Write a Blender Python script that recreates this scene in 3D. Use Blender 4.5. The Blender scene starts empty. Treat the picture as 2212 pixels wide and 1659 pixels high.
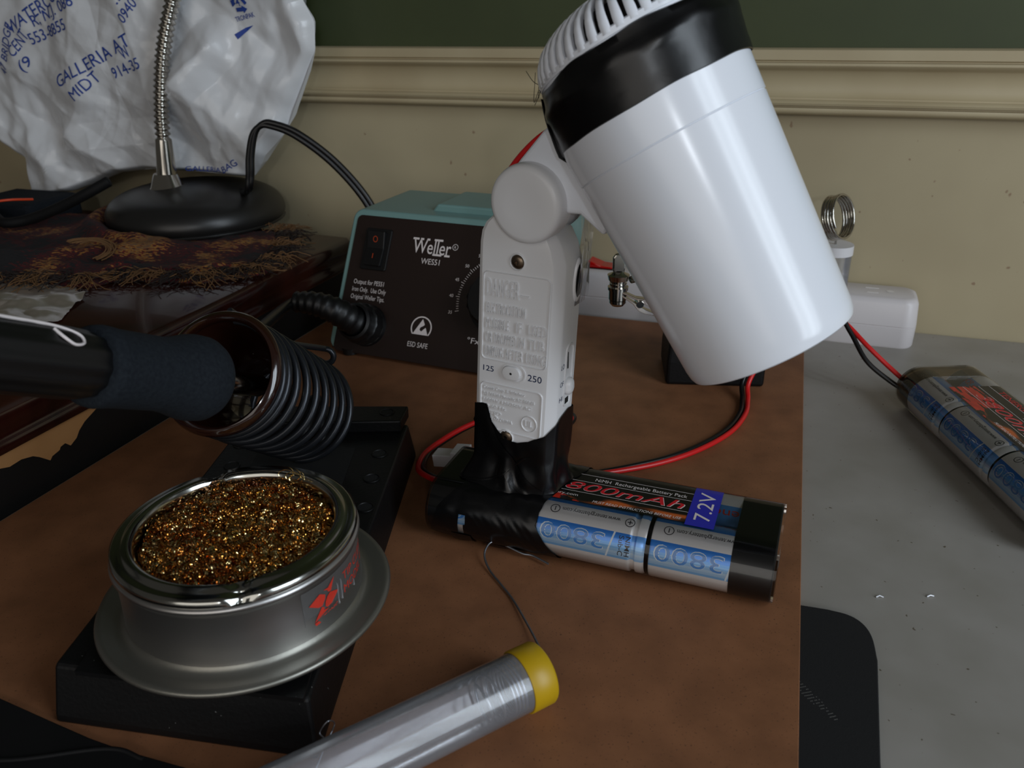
import bpy, bmesh, math, random
from mathutils import Vector, Matrix, noise
random.seed(7)
S = 0.001            # everything below is written in millimetres; the top of the hardboard is z = 0
V = Vector
PI = math.pi
R_ = math.radians
scene = bpy.context.scene
COL = scene.collection
ORG = {}


def lin(c):
    return tuple(((x / 255) / 12.92 if x / 255 <= .04045 else ((x / 255 + .055) / 1.055) ** 2.4) for x in c)


# ------------------------------------------------------------------ materials
def new_mat(name):
    m = bpy.data.materials.new(name)
    m.use_nodes = True
    nt = m.node_tree
    return m, nt, nt.nodes['Principled BSDF']


def mat(name, c, rough=.5, metal=0., spec=.5, coat=0., bump=None, var=None, detail=3., aniso=None, fleck=None):
    """bump=(scale,distance_mm,strength)  var=(scale,c2,lo,hi[,stretch])  fleck=(scale,c2,threshold)"""
    m, nt, p = new_mat(name)
    N, L = nt.nodes, nt.links
    p.inputs['Base Color'].default_value = (*lin(c), 1)
    p.inputs['Roughness'].default_value = rough
    p.inputs['Metallic'].default_value = metal
    p.inputs['Specular IOR Level'].default_value = spec
    p.inputs['Coat Weight'].default_value = coat
    tc = N.new('ShaderNodeTexCoord')
    col = None
    if var:
        t = N.new('ShaderNodeTexNoise')
        t.inputs['Scale'].default_value = var[0]
        t.inputs['Detail'].default_value = detail
        if len(var) > 4:
            mp = N.new('ShaderNodeMapping')
            mp.inputs['Scale'].default_value = var[4]
            L.new(tc.outputs['Object'], mp.inputs['Vector'])
            L.new(mp.outputs['Vector'], t.inputs['Vector'])
        else:
            L.new(tc.outputs['Object'], t.inputs['Vector'])
        r = N.new('ShaderNodeValToRGB')
        r.color_ramp.elements[0].position = var[2]
        r.color_ramp.elements[1].position = var[3]
        r.color_ramp.elements[0].color = (*lin(c), 1)
        r.color_ramp.elements[1].color = (*lin(var[1]), 1)
        L.new(t.outputs['Fac'], r.inputs['Fac'])
        col = r.outputs['Color']
    if fleck:
        t = N.new('ShaderNodeTexNoise')
        t.inputs['Scale'].default_value = fleck[0]
        t.inputs['Detail'].default_value = 1
        L.new(tc.outputs['Object'], t.inputs['Vector'])
        r = N.new('ShaderNodeValToRGB')
        r.color_ramp.elements[0].position = fleck[2]
        r.color_ramp.elements[1].position = min(1, fleck[2] + .03)
        L.new(t.outputs['Fac'], r.inputs['Fac'])
        mx = N.new('ShaderNodeMix')
        mx.data_type = 'RGBA'
        L.new(r.outputs['Color'], mx.inputs[0])
        if col:
            L.new(col, mx.inputs[6])
        else:
            mx.inputs[6].default_value = (*lin(c), 1)
        mx.inputs[7].default_value = (*lin(fleck[1]), 1)
        col = mx.outputs[2]
    if col:
        L.new(col, p.inputs['Base Color'])
    if bump:
        t = N.new('ShaderNodeTexNoise')
        t.inputs['Scale'].default_value = bump[0]
        t.inputs['Detail'].default_value = 4
        L.new(tc.outputs['Object'], t.inputs['Vector'])
        b = N.new('ShaderNodeBump')
        b.inputs['Distance'].default_value = bump[1] * S
        b.inputs['Strength'].default_value = bump[2]
        L.new(t.outputs['Fac'], b.inputs['Height'])
        L.new(b.outputs['Normal'], p.inputs['Normal'])
    return m


def clear(name, tint=(255, 255, 255), rough=.08, refl=.6, haze=.0, hazec=(220, 220, 225)):
    m = bpy.data.materials.new(name)
    m.use_nodes = True
    nt = m.node_tree
    N, L = nt.nodes, nt.links
    N.clear()
    o = N.new('ShaderNodeOutputMaterial')
    tr = N.new('ShaderNodeBsdfTransparent')
    tr.inputs['Color'].default_value = (*lin(tint), 1)
    gl = N.new('ShaderNodeBsdfGlossy')
    gl.inputs['Roughness'].default_value = rough
    gl.inputs['Color'].default_value = (1, 1, 1, 1)
    fr = N.new('ShaderNodeFresnel')
    fr.inputs['IOR'].default_value = 1.5
    mu = N.new('ShaderNodeMath')
    mu.operation = 'MULTIPLY'
    mu.inputs[1].default_value = refl
    mu.use_clamp = True
    L.new(fr.outputs[0], mu.inputs[0])
    di = N.new('ShaderNodeBsdfDiffuse')
    di.inputs['Color'].default_value = (*lin(hazec), 1)
    m1 = N.new('ShaderNodeMixShader')
    m1.inputs[0].default_value = haze
    L.new(tr.outputs[0], m1.inputs[1])
    L.new(di.outputs[0], m1.inputs[2])
    m2 = N.new('ShaderNodeMixShader')
    L.new(mu.outputs[0], m2.inputs[0])
    L.new(m1.outputs[0], m2.inputs[1])
    L.new(gl.outputs[0], m2.inputs[2])
    L.new(m2.outputs[0], o.inputs[0])
    return m


def print_mat(name, rough=.35, metal=.0, spec=.5):
    """colour printed per face, stored in the colour attribute"""
    m, nt, p = new_mat(name)
    a = nt.nodes.new('ShaderNodeAttribute')
    a.attribute_name = 'print'
    nt.links.new(a.outputs['Color'], p.inputs['Base Color'])
    p.inputs['Roughness'].default_value = rough
    p.inputs['Metallic'].default_value = metal
    p.inputs['Specular IOR Level'].default_value = spec
    return m


# ------------------------------------------------------------------ mesh collector
class MB:
    def __init__(s):
        s.v, s.f, s.c = [], [], []

    def add(s, vs, fs, c=None):
        o = len(s.v)
        s.v += [V(x) for x in vs]
        s.f += [[i + o for i in f] for f in fs]
        s.c += [c] * len(fs)
        return s

    def box(s, c, X, Y, Z):
        """half vectors"""
        c, X, Y, Z = V(c), V(X), V(Y), V(Z)
        vs = [c + X * a + Y * b + Z * d for a in (-1, 1) for b in (-1, 1) for d in (-1, 1)]
        return s.add(vs, [(0, 1, 3, 2), (4, 6, 7, 5), (0, 4, 5, 1), (2, 3, 7, 6), (0, 2, 6, 4), (1, 5, 7, 3)])

    def prism(s, poly, O, X, Y, E, cap=True, c=None):
        """2D polygon on axes X,Y extruded by vector E"""
        O, X, Y, E = V(O), V(X), V(Y), V(E)
        n = len(poly)
        a = [O + X * p[0] + Y * p[1] for p in poly]
        vs = a + [q + E for q in a]
        fs = [(i, (i + 1) % n, n + (i + 1) % n, n + i) for i in range(n)]
        if cap:
            fs += [tuple(range(n - 1, -1, -1)), tuple(range(n, 2 * n))]
        return s.add(vs, fs, c)

    def tube(s, path, r, n=10, cap=True, closed=False):
        P = [V(p) for p in path]
        m = len(P)
        rr = r if callable(r) else (lambda t: r)
        T = []
        for i in range(m):
            if closed:
                t = P[(i + 1) % m] - P[i - 1]
            else:
                t = P[min(i + 1, m - 1)] - P[max(i - 1, 0)]
            T.append(t.normalized())
        u = T[0].orthogonal().normalized()
        vs = []
        for i in range(m):
            u = (u - T[i] * u.dot(T[i])).normalized()
            w = T[i].cross(u)
            for k in range(n):
                a = 2 * PI * k / n
                vs.append(P[i] + (u * math.cos(a) + w * math.sin(a)) * rr(i / max(1, m - 1)))
        fs = []
        for i in range(m if closed else m - 1):
            j = (i + 1) % m
            for k in range(n):
                l = (k + 1) % n
                fs.append((i * n + k, i * n + l, j * n + l, j * n + k))
        if cap and not closed:
            fs.append(tuple(range(n - 1, -1, -1)))
            fs.append(tuple((m - 1) * n + k for k in range(n)))
        return s.add(vs, fs)

    def lathe(s, prof, O, A, U=None, n=48, fn=None, cf=None, a0=0., a1=2 * PI):
        """prof = [(t,R)]; fn(i,a,t,R)->(t,R); cf(a,i)->colour"""
        O, A = V(O), V(A).normalized()
        U = (V(U) - A * V(U).dot(A)).normalized() if U is not None else A.orthogonal().normalized()
        W = A.cross(U)
        full = abs(a1 - a0 - 2 * PI) < 1e-6
        cols = n if full else n + 1
        vs = []
        for i, (t, r) in enumerate(prof):
            for k in range(cols):
                a = a0 + (a1 - a0) * k / n
                tt, r2 = fn(i, a, t, r) if fn else (t, r)
                vs.append(O + A * tt + (U * math.cos(a) + W * math.sin(a)) * r2)
        o = len(s.v)
        s.v += vs
        for i in range(len(prof) - 1):
            for k in range(n):
                l = (k + 1) % cols
                s.f.append([o + i * cols + k, o + i * cols + l, o + (i + 1) * cols + l, o + (i + 1) * cols + k])
                s.c.append(cf(a0 + (a1 - a0) * (k + .5) / n, i) if cf else None)
        return s

    def grid(s, nu, nv, fn, skip=None, c=None):
        o = len(s.v)
        for i in range(nu + 1):
            for j in range(nv + 1):
                s.v.append(V(fn(i / nu, j / nv)))
        for i in range(nu):
            for j in range(nv):
                if skip and skip((i + .5) / nu, (j + .5) / nv):
                    continue
                a = o + i * (nv + 1) + j
                s.f.append([a, a + 1, a + nv + 2, a + nv + 1])
                s.c.append(c)
        return s


def obj(name, mb, m, parent=None, org=None, smooth=35, bevel=0, seg=2, solid=0, offs=0, kind=None, label=None, sub=0):
    if parent is not None:
        o0 = ORG[parent.name]
    else:
        if org is None:
            xs = [v.x for v in mb.v]; ys = [v.y for v in mb.v]; zs = [v.z for v in mb.v]
            org = ((min(xs) + max(xs)) / 2, (min(ys) + max(ys)) / 2, min(zs))
        o0 = V(org)
    me = bpy.data.meshes.new(name)
    me.from_pydata([((v - o0) * S)[:] for v in mb.v], [], mb.f)
    me.validate()
    bm = bmesh.new()
    bm.from_mesh(me)
    bmesh.ops.recalc_face_normals(bm, faces=bm.faces)
    bm.to_mesh(me)
    bm.free()
    if any(c is not None for c in mb.c):
        at = me.color_attributes.new('print', 'FLOAT_COLOR', 'CORNER')
        dat = []
        for p, c in zip(me.polygons, mb.c):
            cc = (*lin(c or (200, 200, 200)), 1)
            dat += list(cc) * p.loop_total
        at.data.foreach_set('color', dat)
    ms = m if isinstance(m, (list, tuple)) else [m]
    for x in ms:
        me.materials.append(x)
    if smooth:
        me.polygons.foreach_set('use_smooth', [True] * len(me.polygons))
        me.set_sharp_from_angle(angle=R_(smooth))
    o = bpy.data.objects.new(name, me)
    COL.objects.link(o)
    if solid:
        md = o.modifiers.new('solid', 'SOLIDIFY')
        md.thickness = solid * S
        md.offset = offs
    if bevel:
        md = o.modifiers.new('bevel', 'BEVEL')
        md.width = bevel * S
        md.segments = seg
        md.limit_method = 'ANGLE'
        md.angle_limit = R_(40)
        md.harden_normals = False
    if sub:
        md = o.modifiers.new('sub', 'SUBSURF')
        md.levels = md.render_levels = sub
    if parent is not None:
        o.parent = parent
        ORG[o.name] = ORG[parent.name]
    else:
        o.location = o0 * S
        ORG[o.name] = o0
    if kind:
        o['kind'] = kind
    if label:
        o['label'] = label
    return o


def thing(name, label, cat, loc, group=None):
    o = bpy.data.objects.new(name, None)
    o.empty_display_size = .01
    COL.objects.link(o)
    o.location = V(loc) * S
    ORG[o.name] = V(loc)
    o['label'] = label
    o['category'] = cat
    if group:
        o['group'] = group
    return o


def tag(o, label, cat, group=None, kind=None):
    o['label'] = label
    o['category'] = cat
    if group:
        o['group'] = group
    if kind:
        o['kind'] = kind
    return o


# ------------------------------------------------------------------ lettering
def letters(txt, h, width=None, bold=0., shear=0., ext=0., sx=1., spacing=1., align='L', fine=0., res=3, lsp=1.):
    """outline letters as a flat (or raised) mesh; h = cap height in mm"""
    cu = bpy.data.curves.new('lettering_curve', 'FONT')
    cu.body = txt
    cu.size = h / .7
    cu.offset = bold
    cu.shear = shear
    cu.extrude = ext / 2
    cu.space_character = spacing
    cu.space_line = lsp
    cu.resolution_u = res
    cu.fill_mode = 'BOTH' if ext else 'FRONT'
    ob = bpy.data.objects.new('lettering_curve', cu)
    COL.objects.link(ob)
    dg = bpy.context.evaluated_depsgraph_get()
    dg.update()
    me = bpy.data.meshes.new_from_object(ob.evaluated_get(dg))
    bm = bmesh.new()
    bm.from_mesh(me)
    if fine:
        for _ in range(3):
            bmesh.ops.triangulate(bm, faces=bm.faces)
            e = [e for e in bm.edges if e.calc_length() > fine]
            if not e:
                break
            bmesh.ops.subdivide_edges(bm, edges=e, cuts=1)
    vs = [v.co.copy() for v in bm.verts]
    bm.verts.index_update()
    fs = [[v.index for v in f.verts] for f in bm.faces]
    bm.free()
    bpy.data.objects.remove(ob)
    bpy.data.curves.remove(cu)
    bpy.data.meshes.remove(me)
    if not vs:
        return [], []
    x0 = min(v.x for v in vs); x1 = max(v.x for v in vs)
    k = sx if width is None else width / max(1e-6, x1 - x0)
    for v in vs:
        v.x = (v.x - x0) * k
        if align == 'C':
            v.x -= (x1 - x0) * k / 2
        v.z += ext / 2
    return vs, fs


def put(mb, L_, fn, c=None):
    vs, fs = L_
    mb.add([fn(v.x, v.y, v.z) for v in vs], fs, c)


def plane_map(O, X, Y, N=None, lift=.15):
    O, X, Y = V(O), V(X).normalized(), V(Y).normalized()
    N = V(N).normalized() if N is not None else X.cross(Y)
    return lambda x, y, z=0: O + X * x + Y * y + N * (z + lift)


def rot2(fn, x0, y0, deg):
    c, s = math.cos(R_(deg)), math.sin(R_(deg))
    return lambda x, y, z=0: fn(x0 + x * c - y * s, y0 + x * s + y * c, z)


def spline(P, n=8, closed=False):
    P = [V(p) for p in P]
    out = []
    m = len(P)
    for i in range(m if closed else m - 1):
        p0 = P[(i - 1) % m] if closed or i else P[0] * 2 - P[1]
        p1 = P[i]
        p2 = P[(i + 1) % m]
        p3 = P[(i + 2) % m] if closed or i + 2 < m else P[-1] * 2 - P[-2]
        for k in range(n):
            t = k / n
            out.append(.5 * ((2 * p1) + (p2 - p0) * t + (2 * p0 - 5 * p1 + 4 * p2 - p3) * t * t + (3 * p1 - p0 - 3 * p2 + p3) * t ** 3))
    if not closed:
        out.append(P[-1])
    return out


def rrect(x0, y0, x1, y1, r, n=5):
    o = []
    for cx, cy, a in ((x1 - r, y0 + r, -90), (x1 - r, y1 - r, 0), (x0 + r, y1 - r, 90), (x0 + r, y0 + r, 180)):
        for k in range(n + 1):
            b = R_(a + 90 * k / n)
            o.append((cx + r * math.cos(b), cy + r * math.sin(b)))
    return o


def disc(mb, c, N, r, n=24, r2=0, U=None):
    N = V(N).normalized()
    return mb.lathe([(0, r2 or 0.001), (0, r)], c, N, U, n)


Zv = V((0, 0, 1))

# ------------------------------------------------------------------ palette
M_wall = mat('wall_paint_cream', (176, 163, 132), .7, var=(9, (164, 150, 120), .35, .7), bump=(60, .3, .25), fleck=(170, (140, 118, 92), .76))
M_green = mat('wall_paint_green', (58, 66, 34), .6, var=(20, (52, 60, 30), .3, .7))
M_trim = mat('moulding_paint_cream', (180, 166, 134), .5, var=(14, (168, 152, 120), .35, .7), bump=(90, .2, .2))
M_desk = mat('desk_laminate_grey', (157, 152, 146), .45, var=(30, (144, 139, 131), .3, .7), fleck=(420, (95, 85, 72), .745))
M_board = mat('hardboard_brown', (140, 92, 60), .62, var=(70, (118, 76, 48), .3, .75), fleck=(1300, (92, 60, 40), .69), bump=(900, .05, .5), detail=6)
M_boardedge = mat('hardboard_edge', (150, 110, 70), .8)
M_darkwood = mat('polished_dark_wood', (52, 20, 14), .16, spec=.6, coat=.4, var=(14, (30, 11, 8), .3, .75, (1, 6, 1)))
M_darkwood2 = mat('dark_wood_side', (36, 18, 12), .4, var=(14, (26, 12, 8), .3, .7, (1, 6, 1)))
M_veneer = mat('bare_tan_wood', (190, 140, 88), .7, var=(30, (168, 118, 70), .3, .7))
M_blackveneer = mat('black_worn_veneer', (18, 17, 17), .5, bump=(40, .5, .4))
M_white = mat('white_glossy_plastic', (226, 229, 236), .2, spec=.5, coat=.0, bump=(35, .05, .2))
M_white2 = mat('white_satin_plastic', (224, 224, 226), .34, spec=.5, bump=(900, .02, .3))
M_tape = mat('black_vinyl_tape', (7, 7, 8), .3, spec=.4, bump=(60, .4, .4))
M_black = mat('black_plastic', (8, 8, 9), .42, bump=(600, .03, .3))
M_blackmatte = mat('black_foam_matte', (30, 35, 40), .95, spec=.2, bump=(1500, .2, .8), var=(900, (20, 24, 30), .3, .7))
M_castblack = mat('black_cast_metal', (8, 8, 9), .5, spec=.3, bump=(700, .12, .8), fleck=(900, (120, 120, 118), .8))
M_rubber = mat('black_rubber', (9, 9, 10), .7, spec=.3, bump=(300, .1, .5))
M_wire = mat('dark_spring_wire', (48, 50, 54), .32, metal=.7)
M_ring = mat('brown_black_bakelite', (34, 14, 8), .14, coat=.6)
M_chrome = mat('chrome', (190, 186, 178), .12, metal=1)
M_alu = mat('brushed_aluminium_can', (176, 174, 172), .36, metal=1, bump=(400, .02, .4))
M_alu2 = mat('dull_flange_aluminium', (140, 138, 130), .42, metal=.9, bump=(800, .05, .6))
M_brass = mat('brass_shavings', (214, 160, 80), .16, metal=1, var=(60, (190, 110, 50), .35, .65))
M_brass2 = mat('pale_brass_shavings', (224, 200, 140), .16, metal=1)
M_dkhole = mat('dark_interior', (6, 6, 6), .8)
M_teal = mat('pale_teal_plastic', (116, 150, 146), .4)
M_panel = mat('dark_brown_panel', (36, 24, 20), .38, bump=(1200, .02, .5))
M_ink = mat('white_ink', (225, 215, 212), .5)
M_inkred = mat('red_ink', (196, 52, 36), .5)
M_inkblue = mat('blue_ink', (34, 66, 150), .5)
M_inkdark = mat('dark_blue_ink', (32, 48, 84), .5)
M_red = mat('red_wire_insulation', (205, 28, 30), .35)
M_blackwire = mat('black_wire_insulation', (12, 12, 13), .35)
M_redlens = mat('red_switch_lens', (190, 12, 12), .12, coat=.5)
M_cell = print_mat('cell_sleeve_print', .3, .25)
M_print = print_mat('paper_print', .3)
M_film = clear('clear_shrink_film', (255, 255, 255), .06, .8, .0)
M_endfilm = clear('smoky_film', (190, 175, 150), .1, .9, .05, (120, 105, 80))
M_tube = clear('clear_tube_plastic', (244, 244, 246), .16, 1.3, .17, (226, 226, 232))
M_yellow = mat('yellow_plastic', (186, 150, 14), .4)
M_solder = mat('solder_wire', (150, 152, 158), .35, metal=.9)
M_outlet = mat('white_strip_plastic', (206, 200, 200), .4)
M_conn = mat('translucent_white_nylon', (214, 212, 214), .45)
M_base = mat('black_lamp_base', (30, 29, 28), .36, bump=(30, .3, .2))
M_bag = mat('white_bag_film', (214, 215, 217), .24, spec=.5, bump=(55, 1.6, .3))
M_cream = mat('crumpled_cellophane', (200, 190, 180), .3, bump=(50, 1.5, .6))
M_screw = mat('dull_steel_screw', (120, 105, 90), .35, metal=1)
M_pad = mat('black_pad_cloth', (9, 9, 11), .85, bump=(2500, .1, .7))

# ------------------------------------------------------------------ room
PW = V((295.1, 500.4, 0))
WD = V((math.cos(R_(-19)), math.sin(R_(-19)), 0))
WN = V((-WD.y, WD.x, 0))          # points into the wall
FLOOR = -753.


def wp(s, o, z):
    """s along the wall, o out of the wall towards the room"""
    return PW + WD * s - WN * o + Zv * z


mb = MB()
mb.box(wp(-500, -30, (FLOOR + 170) / 2), WD * 1900, WN * 30, Zv * ((170 - FLOOR) / 2))
w = obj('wall_back', mb, M_wall, smooth=0)
w['kind'] = 'structure'
mb = MB()
mb.box(wp(-500, -30, 970), WD * 1900, WN * 30, Zv * 800)
w2 = obj('wall_back_upper', mb, M_green, smooth=0)
w2['kind'] = 'structure'
mb = MB()
prof = [(0, 170.2), (9, 170.2), (11, 169.4), (11, 163.8), (9.6, 163.2), (9.6, 162.6), (12.5, 162.2), (13, 160.9), (12, 159.4),
        (8.5, 158.4), (7.6, 157), (6.2, 152), (6, 146.5), (7.4, 143.2), (9.2, 142.3), (9.2, 141.4), (12, 141.1), (13.3, 139.6), (12.6, 138.2), (9.8, 137.8), (9.8, 137.0),
        (11.6, 136.6), (12, 135.1), (11, 133.5), (8, 132.4), (0, 131.6)]
mb.prism(prof, wp(-2400, 0, 0), -WN, Zv, WD * 3800)
t1 = obj('trim_1', mb, M_trim, smooth=50)
t1['kind'] = 'structure'
mb = MB()
mb.box(wp(-500, 1200, FLOOR - 10), WD * 1900, WN * 1300, Zv * 10)
fl = obj('floor', mb, mat('floor_dark_boards', (70, 50, 36), .5, var=(6, (58, 40, 28), .3, .7)), smooth=0)
fl['kind'] = 'structure'

# desk
dk = thing('desk', 'light grey laminate desk against the cream wall', 'desk', wp(-300, 400, FLOOR))
mb = MB()
mb.box(wp(-300, 391, -15.5), WD * 800, WN * 390, Zv * 12.5)
obj('desk_top', mb, M_desk, dk, bevel=1.5)
for a, b in ((-1060, 40), (460, 40), (-1060, 740), (460, 740)):
    mb = MB()
    mb.box(wp(a, b, (FLOOR - 28) / 2), WD * 18, WN * 18, Zv * ((-28 - FLOOR) / 2))
    obj('leg', mb, M_black, dk)

# hardboard sheet
CE = V((-214.8, 315, 0))                     # foot of the cabinet edge
CD = V((.36, .933, 0)).normalized()
CN = V((-CD.y, CD.x, 0))
poly = [(44, 60), (187.5, 495.5), (-96, 593), (-109.5, 582), (-213, 315), (-311, 60)]
mb = MB()
mb.prism(poly, (0, 0, -3), (1, 0, 0), (0, 1, 0), (0, 0, 3))
tag(obj('hardboard_sheet', mb, M_board, smooth=0, bevel=.25, seg=1), 'brown hardboard sheet lying on the grey desk under the battery and tools', 'board')

# mouse pad
base = [(0, 0)]
pts = [(94.5, 217.0), (102.2, 239.4), (112, 236.6)] + [(p.x, p.y) for p in spline([(112, 236.6, 0), (118.2, 233.6, 0), (121.6, 229, 0), (122.2, 222, 0), (119.6, 211, 0)], 5)][1:] + [(104.1, 170.6), (80.5, 100), (57.6, 100)]
mb = MB()
mb.prism(pts, (0, 0, -3), (1, 0, 0), (0, 1, 0), (0, 0, 2.2))
pad = tag(obj('mouse_pad', mb, M_pad, smooth=0, bevel=.4), 'black rounded pad on the grey desk beside the board edge', 'pad')
mb = MB()
rnd = random.Random(3)
for i in range(17):
    for j in range(9):
        u, w_ = i / 16, j / 8
        x = 86.2 + w_ * 4.2 * (1 - .2 * u) + u * 9.0
        y = 203.5 - u * 17.5 + w_ * .8
        if abs(w_ - .5) > (.5 - .38 * abs(u - .3)) or rnd.random() < .22:
            continue
        if x < 78.8 + (y - 168.5) * .3216 + 1.2:
            continue
        mb.add([(x - .16, y - .1, -.72), (x + .16, y - .1, -.72), (x + .12, y + .1, -.72), (x - .12, y + .1, -.72)], [(0, 1, 2, 3)])
obj('scuff_marks', mb, mat('pale_scuff', (130, 128, 124), .7), pad, smooth=0)
for i, (x, y, r) in enumerate(((134.4, 245.1, 20), (153.1, 244.9, -25))):
    mb = MB()
    mb.tube([(x - 1.3, y, -2.7), (x, y + .3, -2.3), (x + 1.3, y - .2 * r / 20, -2.7)], .28, 6)
    tag(obj('plastic_crumb', mb, M_white), ('tiny white crumb on the grey desk, nearer the pad', 'tiny white crumb on the grey desk, farther from the pad')[i], 'crumb')

# ------------------------------------------------------------------ dark cabinet on the left
cab = thing('dark_wood_cabinet', 'low polished dark wood cabinet with moulded edge at the left of the desk', 'cabinet', (-350, 400, -3))
Le = 280.
eb = CE + CD * Le
bd = V((-.918, .397, 0))                     # direction of its back edge
prof_edge = [(0, 26.2), (1.2, 27), (1.6, 30), (.6, 32), (-.4, 34), (.4, 36), (1.6, 39), (1.8, 43), (1, 46), (-1, 48)]


def cab_poly(off):
    a = CE - CD * 330 - CN * off
    b = eb - CN * off
    return [a, b, b + bd * 420, a + bd * 420 - CD * 160]


mb = MB()
n = 4
rows = []
for off, z in prof_edge:
    rows += [V((p.x, p.y, z)) for p in cab_poly(off)]
fs = []
for i in range(len(prof_edge) - 1):
    for k in range(4):
        l = (k + 1) % 4
        fs.append((i * 4 + k, i * 4 + l, i * 4 + 4 + l, i * 4 + 4 + k))
fs.append((3, 2, 1, 0))
q = (len(prof_edge) - 1) * 4
fs.append((q, q + 1, q + 2, q + 3))
mb.add(rows, fs)
obj('top', mb, M_darkwood, cab, smooth=50)
mb = MB()
pp = cab_poly(-3.)
mb.prism([(p.x, p.y) for p in pp], (0, 0, -3), (1, 0, 0), (0, 1, 0), (0, 0, 29.4))
obj('body', mb, M_blackveneer, cab, smooth=0)
tan = [(-60, 24), (-30, 25.2), (-17.4, 26.1), (-4.9, 25.9), (20.9, 26), (44, 26), (52.7, 24.8), (46.5, 22.5), (39.5, 19.8), (35.4, 17.0), (33.2, 14.3), (29.1, 12.3), (26.6, 14.8), (23.8, 14.3), (23.0, 13.1), (18.6, 12.2), (17.1, 10.8), (12.5, 15.0), (9.5, 17.1), (3.9, 18.5), (-2.2, 18.1), (-6.3, 19.5), (-18.6, 21.4), (-60, 19)]
mb = MB()
mb.prism(tan, CE + CN * 3.05, CD, Zv, -CN * .35)
obj('torn_veneer_patch', mb, M_veneer, cab, smooth=0, label='bare tan wood showing where the black veneer is torn off')

LIGHT_P, FILL_P, SPOT_P, AMB, AMB_C = 2.9, 4.6, 1.0, .055, (.9, .86, .78)

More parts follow.
